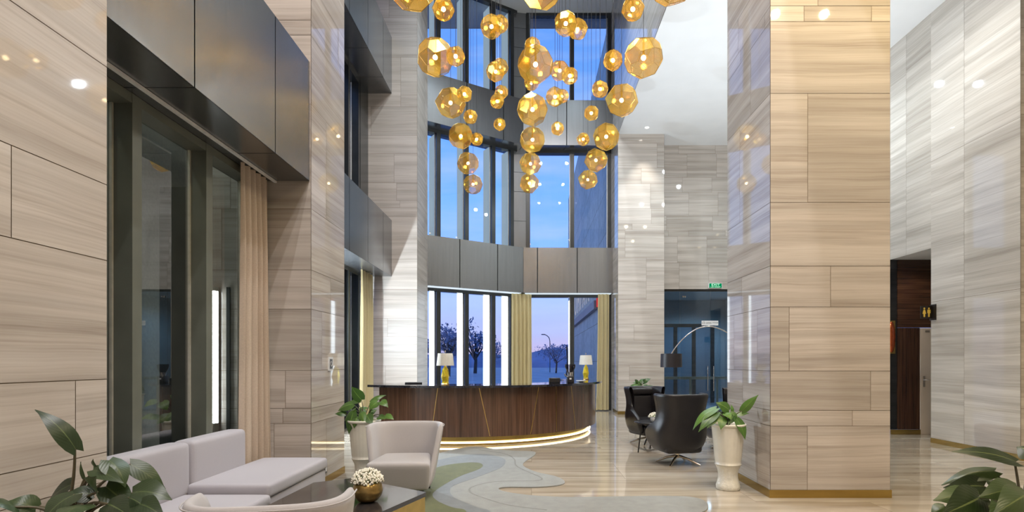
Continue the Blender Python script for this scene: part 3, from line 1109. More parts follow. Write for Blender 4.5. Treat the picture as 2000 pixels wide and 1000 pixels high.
for i, (a, b) in enumerate(pairs):
    pendant(*a, 'front gold pendant lamp of the %s overlapping pair down, left of the centre row' % ORD[i], GP)
    pendant(*b, 'rear gold pendant lamp of the %s overlapping pair down, left of the centre row' % ORD[i], GP)
pendant(976, 243, 12.6, .125, 'lone small gold pendant lamp, lowest between the left rows and centre row', GP)
pairs = [((1105, 46, 24, .16), (1128, 57, 20.5, .16)), ((1093, 138, 20, .16), (1113, 148, 17, .125)), ((1084, 189, 19, .16), (1098, 188, 14, .125))]
for i, (a, b) in enumerate(pairs):
    pendant(*a, 'left gold pendant lamp of the %s overlapping pair down, right of the centre row' % ORD[i], GP)
    pendant(*b, 'right gold pendant lamp of the %s overlapping pair down, right of the centre row' % ORD[i], GP)
pendant(1089, 251, 13.5, .125, 'lone small gold pendant lamp, lowest between the centre row and right rows', GP)
pendant(1040, 90, 17, .125, 'small gold pendant lamp peeping out above the big overlapped one in the centre row', GP)
pendant(1038, 162, 15, .125, 'small gold pendant lamp peeping out below the big overlapped one in the centre row', GP)

# ------------------------------------------------------------------ reception counter
CC, RW, ZC = (-1.42, 12.72), 2.85, 1.08


def arc(r, a0, a1, n):
    return [(r * sin(a0 + (a1 - a0) * i / n), -r * cos(a0 + (a1 - a0) * i / n)) for i in range(n + 1)]


A0, A1 = R(-28), R(112)
t = thing('reception_counter', (*CC, 0), 'curved walnut reception counter with black top and glowing foot', 'counter')


def ring(r0, r1, z0, z1, a0=A0, a1=A1, n=72, name='x', mat=None):
    mb = MB()
    mb.prism(arc(r1, a0, a1, n) + arc(r0, a0, a1, n)[::-1], z0, z1, smooth=False)
    o = mb.build(name, mat, t)
    return o


ring(2.25, RW, .17, ZC - .04, name='front_panel', mat=M['walnut'])
ring(2.15, RW + .14, ZC - .04, ZC, R(-31), A1, name='counter_top', mat=M['counter_top'])
ring(2.35, RW - .16, 0, .17, name='plinth', mat=M['brass'])
mb = MB()
aa = arc(RW - .13, A0, A1, 72)
mb.tube([(x, y, .055) for x, y in aa], .016, 8)
mb.build('light_strip', M['led'], t)


def ang_px(px):
    best, k = None, (px - CX) / F
    for i in range(-280, 900):
        a = R(i / 10)
        x, y = CC[0] + RW * sin(a), CC[1] - RW * cos(a)
        dlt = abs(x - k * y)
        if best is None or dlt < best[0]:
            best = (dlt, a)
    return best[1]


for a, b in ((855, 842), (936, 957), (1052, 1036), (1086, 1087), (1115, 1124)):
    a0, a1 = ang_px(a), ang_px(b)
    mb = MB()
    rows = []
    for i in range(9):
        s = i / 8
        an = a0 + (a1 - a0) * s
        z = ZC - .045 + (.18 - ZC + .045) * s
        w = .006 / RW
        rows.append([((RW + .003) * sin(an - w), -(RW + .003) * cos(an - w), z), ((RW + .003) * sin(an + w), -(RW + .003) * cos(an + w), z)])
    mb.grid(rows, 0)
    mb.build('brass_inlay', M['gold_satin'], t)


def table_lamp(X, Y, label):
    t = thing('table_lamp', (X, Y, ZC), label, 'table lamp', 'white shaded lamps on the counter')
    mb = MB()
    n = 7
    prof = [(.062, .03, 0), (.058, .06, .2), (.075, .15, .5), (.055, .27, .1), (.018, .345, .3)]
    vs = []
    for r, z, tw in prof:
        vs += [(r * cos(2 * pi * (k + tw) / n), r * sin(2 * pi * (k + tw) / n), z) for k in range(n)]
    fs = []
    for i in range(len(prof) - 1):
        for k in range(n):
            a, b, c, d = i * n + k, i * n + (k + 1) % n, (i + 1) * n + (k + 1) % n, (i + 1) * n + k
            fs += [(a, b, c), (a, c, d)] if (i + k) % 2 else [(a, b, d), (b, c, d)]
    fs += [list(range(n))[::-1], list(range(len(vs) - n, len(vs)))]
    mb.add(vs, fs)
    mb.build('faceted_base', M['yellow'], t)
    MB().lathe([(.07, 0), (.07, .012), (.062, .03)], 7, capt=True, smooth=False).build('foot', M['bowl'], t)
    MB().tube([(0, 0, .34), (0, 0, .60)], .006).build('stem', M['chrome'], t)
    mb = MB()
    mb.lathe([(.158, .345), (.132, .565)], 36, capb=False)
    mb.lathe([(.130, .565), (.156, .345)], 36, capb=False)
    o = mb.build('lamp_shade', M['lampshade'], t)
    MB().sphere((0, 0, .607), .012, 8, 6).build('finial', M['chrome'], t)
    MB().sphere((0, 0, .45), .028, 10, 8).build('bulb', M['lamp_bulb'], t)


M['lamp_bulb'] = emit_mat('lamp_bulb', (1., .85, .6), 14.)
table_lamp(-1.545, 10.10, 'table lamp with yellow faceted base on the left front of the reception counter')
table_lamp(1.27, 13.15, 'table lamp with yellow faceted base at the right end of the reception counter')

# coffee grinder
gx, gy = .76, 11.05
t = thing('coffee_grinder', (gx, gy, ZC), 'black and steel coffee grinder with clear hopper on the counter', 'coffee grinder')
MB().rbox((0, 0, .07), (.13, .17, .14), .012, 2).build('body', M['plastic'], t)
mb = MB().lathe([(.05, .14), (.055, .2), (.06, .21)], 20)
mb.build('collar', M['steel'], t)
MB().lathe([(.055, .21), (.10, .30), (.105, .36), (.10, .365)], 20, capb=True, capt=True).build('hopper', M['hopper'], t)
mb = MB().tube([(-.05, -.09, .12), (-.09, -.12, .13), (-.12, -.12, .18)], .012)
mb.build('dosing_handle', M['steel'], t)
mb = MB().box(-.02, .02, -.088, -.084, .07, .1)
mb.build('badge', M['sign_white'], t)
t = thing('cash_terminal', (.45, 11.0, ZC), 'low black box with screen on the counter left of the grinder', 'terminal')
MB().rbox((0, 0, .05), (.22, .16, .10), .008, 2).build('body', M['plastic'], t)
MB().box(-.09, .09, -.083, -.080, .03, .09).build('screen', M['black_marble'], t)
o = MB().lathe([(.03, 0), (.09, .012), (.11, .028), (.10, .026), (.02, .008)], 24).build('plate', M['white_gloss'], loc=(1.02, 11.6, ZC))
tag(o, 'white plate on the counter right of the coffee grinder', 'plate')
o = MB().rbox((0, 0, .012), (.32, .24, .024), .004, 2).build('menu_folder', M['plastic'], loc=(-2.25, 10.75, ZC), rz=.2)
tag(o, 'closed black folder lying on the left end of the counter', 'folder')

# ------------------------------------------------------------------ seating
def shell_grid(mb, prof, npath, ex, th_fn, front_fn, rim=.02, y0f=None):
    """wrap-around shell. prof: list of (z, half width, depth behind centre); front_fn(t)= y of the front edge"""
    def outline(hw, dp, yf, inset):
        pts = []
        a_n = npath
        w, d = hw - inset, dp - inset
        for i in range(a_n + 1):
            a = pi - pi * i / a_n
            x = w * math.copysign(abs(cos(a)) ** (2 / ex), cos(a))
            y = d * abs(sin(a)) ** (2 / ex)
            pts.append((x, y))
        fr = [(-w, yf + (0 - yf) * k / 4) for k in range(4)]
        bk = [(w, yf + (0 - yf) * k / 4) for k in range(3, -1, -1)]
        return fr + pts + bk
    m = len(prof)
    rows = []
    for j, (z, hw, dp) in enumerate(prof):
        tt = j / (m - 1)
        rows.append([(x, y, z) for x, y in outline(hw, dp, front_fn(tt), 0)])
    z, hw, dp = prof[-1]
    rows.append([(x, y, z + rim) for x, y in outline(hw, dp, front_fn(1.), th_fn(1.) * .5)])
    for j in range(m - 1, -1, -1):
        z, hw, dp = prof[j]
        tt = j / (m - 1)
        rows.append([(x, y, z) for x, y in outline(hw, dp, front_fn(tt), th_fn(tt))])
    mb.grid(rows, 0)
    # end caps and bottom
    n = len(rows[0])
    k = len(rows)
    vs = [p for r in rows for p in r]
    half = (k - 1) // 2
    for e_ in (0, n - 1):
        fs = []
        for j in range(half):
            q = (j * n + e_, (j + 1) * n + e_, (k - 2 - j) * n + e_, (k - 1 - j) * n + e_)
            if j + 1 == k - 2 - j:
                q = (j * n + e_, (j + 1) * n + e_, (k - 1 - j) * n + e_)
            fs.append(q if e_ == 0 else q[::-1])
        mb.add(vs, fs, 0, smooth=True)
    mb.add(vs, [((k - 1) * n + i, (k - 1) * n + i + 1, i + 1, i) for i in range(n - 1)], 0, smooth=True)


def tub_chair(loc, rz, label):
    t = thing('tub_chair', loc, label, 'armchair', 'light grey tub chairs', rz)
    mb = MB()
    prof = [(.10 + .665 * k / 6, .315 + .118 * (k / 6) ** .9, .34 + .085 * (k / 6)) for k in range(7)]
    shell_grid(mb, prof, 22, 3.4, lambda s: .058, lambda s: -.27 + .27 * s ** .9, .014)
    mb.build('backrest', M['fabric'], t, weld=True, subsurf=1)
    mb = MB().rbox((0, -.095, .26), (.54, .68, .315), .045, 4)
    # T-shaped seat whose front spreads in front of the arms
    mb.v = [(x * (1 + .26 * min(1, max(0, (-.16 - y) / .10))) * (1 if z > .2 else .95), y + (.05 if (z < .2 and y < -.2) else 0), z + (.02 * (1 - (x / .4) ** 2) * (1 - ((y + .08) / .4) ** 2) if z > .4 else 0)) for x, y, z in mb.v]
    pts = []
    for i in range(41):
        a = pi - pi * i / 40
        pts.append((.4335 * math.copysign(abs(cos(a)) ** (2 / 3.4), cos(a)), .4255 * abs(sin(a)) ** (2 / 3.4), .752))
    MB().tube(pts, .0045, 6).build('piping', M['fabric'], t)
    bm_seat = mb.build('seat', M['fabric'], t, subsurf=1)
    for sx in (-1, 1):
        for y in (-.32, .24):
            MB().tube([(sx * .24, y, .10), (sx * .245, y, 0)], [.022, .014], 8).build('leg', M['black_wood'], t)
    return t


tub_chair((-1.43, 6.34, .017), R(3), 'light grey tub chair behind the coffee table, facing the camera')
tub_chair((-1.45, 3.22, 0), R(180 + 10), 'light grey tub chair in the foreground seen from behind')

# sofa
t = thing('sofa', (-2.6, 4.7, 0), 'lilac-grey upholstered window sofa with two back cushions and deep end seat', 'sofa')
MB().rbox((.055, .66, .20), (.70, 1.30, .30), .02, 3).build('base', M['fabric_sofa'], t)
MB().rbox((.08, -.63, .165), (.72, 1.22, .27), .02, 3).build('base', M['fabric_sofa'], t)
def cushion(c, s, bev, dome=.015):
    mb = MB().rbox(c, s, bev, 4)
    return mb
cushion((.07, .66, .415), (.70, 1.36, .125), .035).build('seat_pad', M['fabric_sofa'], t, subsurf=1)
cushion((.08, -.64, .355), (.74, 1.22, .10), .035).build('seat_pad', M['fabric_sofa'], t, subsurf=1)
cushion((-.352, .505, .60), (.20, .90, .46), .05).build('back_cushion', M['fabric_sofa'], t, subsurf=1)
cushion((-.352, -.60, .60), (.20, 1.26, .46), .05).build('back_cushion', M['fabric_sofa'], t, subsurf=1)

# hexagonal coffee table
poly = [(-1.68, 5.32), (-.886, 4.74), (-1.13, 4.03), (-1.62, 3.80), (-2.02, 4.25), (-1.98, 5.12)]
cx_, cy_ = -1.5, 4.6
t = thing('coffee_table', (cx_, cy_, 0), 'low faceted coffee table with dark glossy top and gold sides', 'coffee table')
pl = [(x - cx_, y - cy_) for x, y in poly]
MB().prism(pl, .365, .40).build('table_top', M['table_top'], t, bevel=.004)
MB().prism([(x * .985, y * .985) for x, y in pl], 0.022, .365).build('base', M['gold_satin'], t)

# flower bowl
t = bx = MB().lathe([(.045, 0), (.075, .012), (.105, .05), (.116, .09), (.108, .135), (.088, .165), (.082, .165), (.10, .13), (.105, .09), (.06, .03)], 36).build('flower_bowl', M['bowl'], loc=(-1.285, 4.42, .40))
tag(bx, 'round gold bowl with white flowers on the coffee table', 'bowl')


def bouquet(loc, rad, n, br, label, seed=5):
    r = random.Random(seed)
    t = thing('bouquet', loc, label, 'flowers')
    mb, ms = MB(), MB()
    for i in range(n):
        u = r.random()
        z = u
        a = r.uniform(0, 6.28)
        rr = math.sqrt(max(0, 1 - z * z)) * r.uniform(.86, 1.06)
        c = (rad * rr * cos(a), rad * rr * sin(a), rad * z * .88 * r.uniform(.88, 1.05))
        mb.sphere(c, br * r.uniform(.7, 1.25), 5, 4)
        if i % 5 == 0:
            ms.tube([(0, 0, -rad * .3), (c[0] * .5, c[1] * .5, c[2] * .4), c], .0016, 4)
    for i in range(n // 6):
        a = r.uniform(0, 6.28)
        q = r.uniform(.2, .85)
        ms.sphere((rad * q * cos(a), rad * q * sin(a), rad * .3 * r.random()), rad * .14, 5, 4)
    o = mb.build('blossoms', M['blossom'], t)
    o['kind'] = 'stuff'
    ms.build('stems', M['bloom_stem'], t)


bouquet((-1.285, 4.42, .555), .118, 520, .0085, 'white dome of tiny blossoms in the gold bowl on the coffee table')

# black swivel chairs
def swivel_chair(loc, rz, label):
    t = thing('swivel_armchair', (*loc, 0), label, 'armchair', 'black leather swivel armchairs', rz)
    mb = MB()
    prof = [(.20, .25, .20), (.23, .32, .27), (.34, .375, .31), (.46, .40, .325), (.56, .395, .335), (.66, .355, .35), (.80, .345, .375), (.93, .37, .40), (1.03, .395, .42)]

    def fr(s):
        z = .2 + .83 * s
        if s < .10:
            return -.12
        if s < .45:
            return -.30
        k = min(1, max(0, (s - .45) / .16))
        return -.30 + (.36 + .06 * s) * (3 * k * k - 2 * k ** 3)
    shell_grid(mb, prof, 20, 3.0, lambda s: .075, fr, .015)
    mb.build('shell', M['leather'], t, weld=True, subsurf=2)
    mb = MB().rbox((0, -.04, .28), (.56, .58, .20), .06, 4)
    mb.build('seat_base', M['leather'], t, subsurf=1)
    mb = MB().rbox((0, -.08, .42), (.60, .60, .13), .05, 4)
    mb.build('seat_cushion', M['leather'], t, subsurf=1)
    mb = MB().rbox((0, .19, .66), (.46, .10, .46), .05, 4)
    mb.v = [(x, y + (z - .45) * .16, z) for x, y, z in mb.v]
    mb.build('back_cushion', M['leather'], t, subsurf=1)
    mb = MB().rbox((0, .235, .945), (.50, .11, .13), .045, 4)
    mb.build('head_cushion', M['leather'], t, subsurf=1)
    MB().tube([(0, 0, .09), (0, 0, .2)], .028, 12).build('swivel_column', M['chrome'], t)
    for k in range(4):
        a = pi / 4 + k * pi / 2
        MB().tube([(0, 0, .125), (.16 * cos(a), .16 * sin(a), .085), (.33 * cos(a), .33 * sin(a), .012)], [.02, .017, .012], 8).build('leg', M['chrome'], t)
    return t


swivel_chair((2.14, 8.25), R(180 + 12), 'black leather swivel armchair seen from behind, nearest of the three')
swivel_chair((2.12, 10.25), R(22), 'black leather swivel armchair facing forward in front of the leafy plant by the slim pillar')
swivel_chair((3.38, 9.55), R(-85), 'black leather swivel armchair mostly hidden behind the white planter and the massive pillar')

t = thing('side_table', (2.02, 9.40, 0), 'small round black side table between the swivel armchairs', 'side table')
MB().lathe([(.28, .47), (.30, .475), (.30, .495), (.28, .5)], 32, capt=True).build('table_top', M['plastic'], t)
for k in range(3):
    a = R(205 + 120 * k)
    MB().tube([(.22 * cos(a), .22 * sin(a), .47), (.29 * cos(a), .29 * sin(a), .0)], [.014, .010], 8).build('leg', M['black_wood'], t)
o = MB().lathe([(.03, 0), (.055, .02), (.06, .06), (.045, .09), (.04, .085), (.05, .05)], 20).build('flower_pot', M['white_gloss'], loc=(2.02, 9.30, .50))
tag(o, 'small white pot on the side table between the swivel armchairs', 'pot')
bouquet((2.02, 9.30, .58), .085, 110, .011, 'small bunch of white flowers between the swivel armchairs', 9)

# arc lamp
t = thing('arc_floor_lamp', (4.35, 11.2, 0), 'arching floor lamp with black drum shade beside the glass doors', 'floor lamp')
Y = 11.2
pts = [(0, 0, .05), (.02, 0, .6), (0, 0, 1.2), (-.12, 0, 1.65), (-.36, 0, 2.0), (-.70, 0, 2.18), (-1.0, 0, 2.17), (-1.26, 0, 2.02), (-1.47, 0, 1.80), (-1.60, 0, 1.60)]
MB().tube(catmull(pts, 6, False), .011, 8).build('arc_arm', M['steel'], t)
MB().lathe([(.17, 0), (.17, .05), (.02, .055)], 32).build('base', M['steel'], t)
sx = (1311 - CX) / F * Y - 4.35
mb = MB()
mb.lathe([(.212, 1.385), (.205, 1.655)], 40, (sx, 0, 0), capb=False)
mb.lathe([(.200, 1.655), (.207, 1.385)], 40, (sx, 0, 0), 1, capb=False)
mb.build('lamp_shade', [M['shade_black'], M['shade_gold']], t)
MB().tube([(sx, 0, 1.62), (sx - .2, 0, 1.62)], .004, 6).build('shade_spider', M['steel'], t)
MB().sphere((sx, 0, 1.53), .03, 10, 8).build('bulb', M['lamp_bulb'], t)

# ------------------------------------------------------------------ planters and plants
def planter(loc, label):
    t = thing('planter', (*loc, 0), label, 'planter', 'tall white ribbed planters')
    MB().lathe([(.125, 0), (.135, .012), (.137, .05), (.125, .085), (.112, .14), (.110, .18), (.120, .235), (.137, .275), (.148, .29)], 40).build('carved_pedestal', M['ceramic_carved'], t)
    mb = MB().lathe([(.140, .29), (.150, .293), (.150, .303), (.143, .307), (.150, .34), (.165, .5), (.179, .66), (.186, .735)], 72, rib=.010, nrib=24, capb=True)
    mb.build('ribbed_body', M['ceramic'], t)
    MB().lathe([(.185, .735), (.203, .75), (.207, .765), (.20, .775), (.185, .77), (.178, .73)], 48, capb=False).build('rim', M['ceramic'], t)
    MB().lathe([(.001, .742), (.178, .735)], 32, capb=False).build('soil', M['soil'], t)


def leaf_rows(base, tip, w, up, bow, fold, nl=9, curl=0.):
    d = tip - base
    L = d.length
    dn = d / L
    side = dn.cross(up)
    side = side.normalized() if side.length > 1e-4 else dn.orthogonal()
    nn = side.cross(dn).normalized()
    rows, uvs = [], []
    us = (-1, -.6, -.25, 0, .25, .6, 1)
    for i in range(nl + 1):
        s = i / nl
        wd = w * .5 * (sin(pi * min(1, (s + .035)) ** .62)) ** .85 if s < 1 else 0.002
        wd = max(wd, .001)
        back = -.10 * L * max(0, 1 - s * 5)      # heart lobes reach behind the stalk
        row, ur = [], []
        for u in us:
            h = bow * L * (1 - (2 * s - 1) ** 2) - .35 * abs(bow) * L * s * s
            p = base + dn * (s * L + back * abs(u)) + side * (wd * u) + nn * (h + fold * wd * abs(u) - curl * wd * u * u)
            row.append(p)
            ur.append((s, u))
        rows.append(row)
        uvs.append(ur)
    return rows, uvs


def plant(name, root, leaves, Y0, mat, label, dyr=.25, seed=1, stemr=.006, extra=0, scale=1.):
    """leaves: (base px, py, tip px, py, width px[, depth])"""
    r = random.Random(seed)
    root = Vector(root)
    t = thing(name, root, label, 'plant', 'broad-leaved potted plants')
    ml, ms = MB(), MB()
    for q in leaves:
        bxp, byp, txp, typ, wp = q[:5]
        dy = q[5] if len(q) > 5 else r.uniform(-dyr, dyr)
        Yb = Y0 + dy * .55
        Yt = Y0 + dy
        b, tp = P(bxp, byp, Yb), P(txp, typ, Yt)
        w = wp / F * Y0 * 1.25
        out = Vector((tp.x - root.x, tp.y - root.y, 0))
        up = Vector((r.uniform(-.25, .25), -.75, .75)) + out.normalized() * .1
        if len(q) > 6:
            up = Vector(q[6])
        rows, uvs = leaf_rows(b - root, tp - root, w, up, r.uniform(.06, .16), r.uniform(-.35, .15))
        ml.grid(rows, 0, False, uvs, r.uniform(.05, .75))
        mid = (b - root) * .5 + Vector((0, 0, .25 * (b - root).length * .5))
        ms.tube(catmull([Vector((r.uniform(-.03, .03), r.uniform(-.03, .03), -.02)), mid, b - root + (tp - b) * .02], 4, False), [stemr * 1.2, stemr * 1.15, stemr * 1.1, stemr, stemr, stemr * .9, stemr * .85, stemr * .8, stemr * .7], 6)
    for k in range(extra):
        a = r.uniform(0, 6.28)
        el = r.uniform(.1, 1.1)
        ln = r.uniform(.12, .3) * scale
        b = Vector((cos(a) * cos(el), sin(a) * cos(el), sin(el))) * ln
        tp = b + Vector((cos(a + r.uniform(-.5, .5)), sin(a + r.uniform(-.5, .5)), r.uniform(-.7, .3))) * r.uniform(.12, .2) * scale
        rows, uvs = leaf_rows(b, tp, r.uniform(.08, .12) * scale, Vector((0, -.3, 1)), r.uniform(.06, .16), r.uniform(-.35, .1))
        ml.grid(rows, 0, False, uvs, r.uniform(.05, .7))
        ms.tube(catmull([Vector((0, 0, -.02)), b * .5 + Vector((0, 0, .05)), b], 4, False), stemr * .8, 6)
    o = ml.build('foliage', M[mat], t)
    ms.build('stems', M['stem'], t)
    return t


planter((2.31, 6.62), 'tall white ribbed planter beside the massive right pillar')
planter((-2.085, 7.02), 'tall white ribbed planter beside the left pillar, behind the grey tub chair')
planter((2.42, 12.6), 'tall white ribbed planter behind the black swivel armchairs')
planter((-2.14, 2.62), 'tall white ribbed planter against the near left wall')
planter((2.26, 2.6), 'tall white ribbed planter at the lower right corner')

plant('leafy_plant', (2.31, 6.62, .76), [
    (1424, 801, 1399, 786, 19, -.05, (.3, -.9, .3)), (1449, 803, 1481, 771, 14), (1438, 810, 1463, 807, 9), (1439, 818, 1456, 859, 22, -.22, (.5, -.8, .2)), (1411, 815, 1408, 839, 15, -.2, (-.2, -1, .2)),
    (1399, 798, 1352, 838, 18, -.1, (-.5, -.5, .8)), (1400, 806, 1364, 843, 17, -.18), (1397, 813, 1381, 836, 14, -.2), (1416, 808, 1428, 819, 14, -.2), (1426, 806, 1440, 822, 13, -.1), (1410, 808, 1392, 820, 13, .1), (1405, 812, 1380, 818, 12, .15),
    (1432, 812, 1422, 830, 12, -.2), (1430, 806, 1428, 790, 6, .1)], 6.62, 'leaf', 'glossy green plant in the white planter beside the massive right pillar', .2, 3)
plant('leafy_plant', (-2.085, 7.02, .76), [
    (706, 781, 686, 755, 20, .0, (-.3, -.9, .2)), (725, 785, 754, 771, 10), (744, 784, 758, 795, 13), (737, 785, 721, 801, 17, -.1), (690, 789, 659, 802, 19), (699, 786, 679, 787, 11),
    (675, 809, 654, 808, 11), (690, 806, 681, 848, 19, -.15, (-.3, -.9, .1)), (699, 814, 691, 836, 15, -.2), (716, 811, 727, 829, 17, -.2), (739, 814, 753, 818, 12), (753, 811, 769, 819, 11), (704, 800, 722, 797, 10),
    (712, 806, 700, 800, 12), (722, 806, 736, 800, 10, .1), (694, 800, 672, 822, 14, .1), (706, 806, 712, 826, 13, -.2)], 7.02, 'leaf', 'glossy green plant in the white planter beside the left pillar', .2, 4)
plant('leafy_plant', (2.42, 12.6, .76), [
    (1252, 752, 1236, 747, 10), (1256, 748, 1271, 739, 8), (1250, 746, 1262, 740, 8), (1246, 752, 1226, 762, 11, -.2), (1258, 755, 1272, 757, 9), (1262, 757, 1284, 758, 8), (1246, 748, 1240, 741, 8)],
    12.6, 'leaf', 'green plant peeping over the black swivel armchairs', .2, 5, .006, 9)
plant('philodendron', (-2.14, 2.62, .745), [
    (148, 878, 70, 798, 31, -.1, (.55, -.5, .6)), (213, 899, 246, 950, 40, -.05, (.8, -.4, .6)), (254, 906, 324, 955, 30, .1), (182, 918, 240, 942, 26, -.1), (222, 925, 240, 965, 36, .15),
    (190, 961, 186, 931, 42, -.2, (0, -1, .3)), (258, 963, 335, 974, 50, .0, (.2, -.6, .8)), (252, 972, 300, 1004, 26, -.1), (207, 950, 262, 998, 40, -.05), (210, 984, 254, 1008, 42, -.3),
    (140, 946, 94, 978, 36, .05), (181, 964, 124, 968, 30, -.1, (.1, -.7, .6)), (146, 966, 84, 1014, 48, -.25), (70, 992, 16, 978, 34, -.1), (30, 990, -16, 984, 36, -.2), (162, 986, 116, 1016, 44, -.35),
    (187, 914, 181, 897, 14, -.05), (165, 936, 157, 902, 6, 0.), (60, 990, 75, 975, 28, .05), (270, 985, 322, 1010, 36, -.15)],
    2.62, 'leaf_dark', 'dark-leaved plant with one tall upright leaf at the lower left corner', .2, 6, .0065)
plant('philodendron', (2.26, 2.6, .745), [
    (1984, 902, 1861, 880, 34, 0., (.1, -.6, .8)), (1943, 920, 1839, 945, 30, .05, (.2, -.5, .8)), (2015, 885, 1986, 872, 40, .1, (.3, -1, .2)), (1922, 950, 1844, 952, 34, .0, (.2, -.9, .5)), (1913, 968, 1824, 976, 44, -.1, (.1, -.6, .7)),
    (1913, 972, 1840, 1006, 52, -.25, (.2, -.8, .5)), (1988, 955, 1914, 970, 42, -.2, (.1, -.8, .6)), (2006, 966, 1942, 1004, 48, -.35), (1945, 952, 1924, 934, 22, .1), (1846, 990, 1818, 1004, 24, 0.),
    (1937, 985, 1896, 1014, 34, -.2), (1960, 990, 1930, 1020, 36, -.3), (1975, 962, 1950, 944, 24, .2)],
    2.6, 'leaf_olive', 'olive-green broad-leaved plant at the lower right corner', .2, 7, .0065)

# ------------------------------------------------------------------ rug
def rug_px(pts, sub=5):
    return catmull([FL(*p) for p in pts], sub)


outer = [(860, 886), (897, 877), (935, 873.5), (969, 879), (1010, 882), (1041, 883), (1045, 889), (1024, 904), (1024, 913), (1049, 924), (1085, 932), (1103, 942), (1093, 949), (1052, 953), (993, 953), (974, 956), (986, 962),
         (1037, 969.5), (1114, 973), (1200, 972), (1290, 971), (1347, 972.5), (1375, 980), (1383, 992), (1362, 1005), (1250, 1025), (1000, 1050), (700, 1060), (560, 1010), (650, 975), (760, 930), (820, 893)]
green = [(838, 920), (869, 911), (907, 906), (934, 906), (943, 911), (934, 919), (897, 933), (857, 956), (845, 969), (854, 981), (882, 993.6), (910, 1001), (900, 1030), (720, 1050), (600, 1012), (680, 975), (790, 932)]
grey = [(835, 906), (862, 899), (897, 892), (944, 888), (981, 896), (987, 905), (975, 917), (931, 934.5), (888, 950), (879, 961), (888, 975), (928, 992), (960, 1004), (940, 1035), (720, 1055), (580, 1011), (668, 975), (780, 925)]
mb = MB()
po = rug_px(outer)
mb.prism(po, .001, .014, 0)
pg = rug_px(grey)
mb.prism(pg, .0135, .0155, 1)
pn = rug_px(green)
mb.prism(pn, .015, .017, 2)
lines = [[(935, 880), (985, 888), (1004, 898), (1009, 912), (1037, 926), (1058, 936), (1045, 941), (968, 943), (923, 953), (919, 964), (945, 975), (993, 989), (1068, 999)]]
for ln in lines:
    c = [Vector((*FL(*p), 0)) for p in catmull(ln, 6, False)]
    rows = []
    for i, p in enumerate(c):
        dd = (c[min(i + 1, len(c) - 1)] - c[max(0, i - 1)]).normalized()
        s = Vector((-dd.y, dd.x, 0)) * .012
        rows.append([p - s + Vector((0, 0, .0150)), p + s + Vector((0, 0, .0150))])
    mb.grid(rows, 3)
o = mb.build('rug', [M['rug_pale'], M['rug_grey'], M['rug_green'], M['rug_line']])
tag(o, 'free-form pale grey rug with green and blue-grey pools on the marble floor', 'rug')

# ------------------------------------------------------------------ glass doors at the back
t = thing('door_2', (3.77, 16.9, 0), 'blue tinted full-height glass doors with long steel pulls', 'door')
tag(t, kind='structure')
def gp(px):
    return (px - CX) / F * 16.9 - 3.77
for a, b, nm in ((0, gp(1328) - .006, 'side_glass'), (gp(1328) + .006, gp(1387), 'glass_leaf'), (gp(1387) + .012, gp(1450), 'glass_leaf'), (gp(1450) + .012, 2.83, 'side_glass')):
    MB().box(a, b, 0, .012, .01, 3.63).build(nm, M['glass_blue'], t)
MB().box(0, 2.83, -.02, .05, 3.60, 3.66).build('top_rail', M['frame'], t)
for px in (1381, 1392.5):
    x = gp(px)
    mb = MB().tube([(x, -.06, .62), (x, -.06, 1.36)], .014, 10)
    for z in (.72, 1.26):
        mb.tube([(x, -.06, z), (x, 0, z)], .008, 6)
    mb.build('pull_handle', M['steel'], t)
mb = MB()
for a in (1334, 1338):
    x = gp(a)
    mb.box(x - .02, x + .02, -.015, .025, 3.42, 3.47)
mb.build('glass_clamp', M['steel'], t)
# notice on the glass
t = thing('notice', (P(1386.5, 631, 16.88)), 'white notice with black lettering on the glass doors', 'sign')
MB().box(-.25, .25, -.004, 0, -.07, .07).build('sheet', M['sign_white'], t)
mb = MB()
text_mb(mb, 'LỐI SANG TTTM', .072, lambda x, y, z: (x, -.006 - z * .2, y), .004, 0, .92)
mb.build('lettering', M['sign_ink'], t)
t = thing('exit_sign', P(1397, 558, 16.78), 'lit green exit sign above the glass doors', 'sign')
MB().box(-.20, .20, -.02, .05, -.075, .075).build('housing', M['sign_white'], t)
MB().box(-.185, .185, -.026, -.02, -.066, .066).build('face', M['exit_green'], t)
mb = MB()
text_mb(mb, 'EXIT', .088, lambda x, y, z: (x, -.030 - z * .2, y + .022), .004, 0, 1.4)
text_mb(mb, 'LỐI THOÁT', .048, lambda x, y, z: (x, -.030 - z * .2, y - .042), .004, 0, 1.15)
mb.build('lettering', M['exit_white'], t)
# things beyond the doors
t = thing('inner_door_frame', (5.3, 20.5, 0), 'second dark framed glass doorway beyond the blue doors', 'door frame')
for x in (-.75, -.05, .62, 1.3):
    MB().box(x - .06, x + .06, 0, .1, 0, 2.75).build('post', M['frame'], t)
MB().box(-.81, 1.36, 0, .1, 2.75, 2.87).build('head', M['frame'], t)
MB().box(-.81, 1.36, .04, .05, 0, 2.75).build('glass', M['glass_blue'], t)
t = thing('handrail', (3.95, 17.9, 0), 'low cream handrail beyond the glass doors', 'handrail')
for x in (.25, 1.1, 1.95):
    MB().box(x - .03, x + .03, -.03, .03, 0, .93).build('post', M['rail'], t)
MB().box(0, 2.6, -.04, .04, .93, 1.02).build('top_rail', M['rail'], t)
struct('wall_corridor', MB().box(3.4, 8.5, 23.0, 23.1, 0, 4).box(7.9, 8.0, 17.0, 23.0, 0, 4), pmat('corridor_paint', (.34, .40, .44), .5), 'blue-grey end wall of the corridor beyond the glass doors', 'wall')
struct('ceiling_corridor', MB().box(3.4, 8.5, 17.0, 23.1, 4.0, 4.1), M['ceil'], 'corridor ceiling beyond the glass doors', 'ceiling')
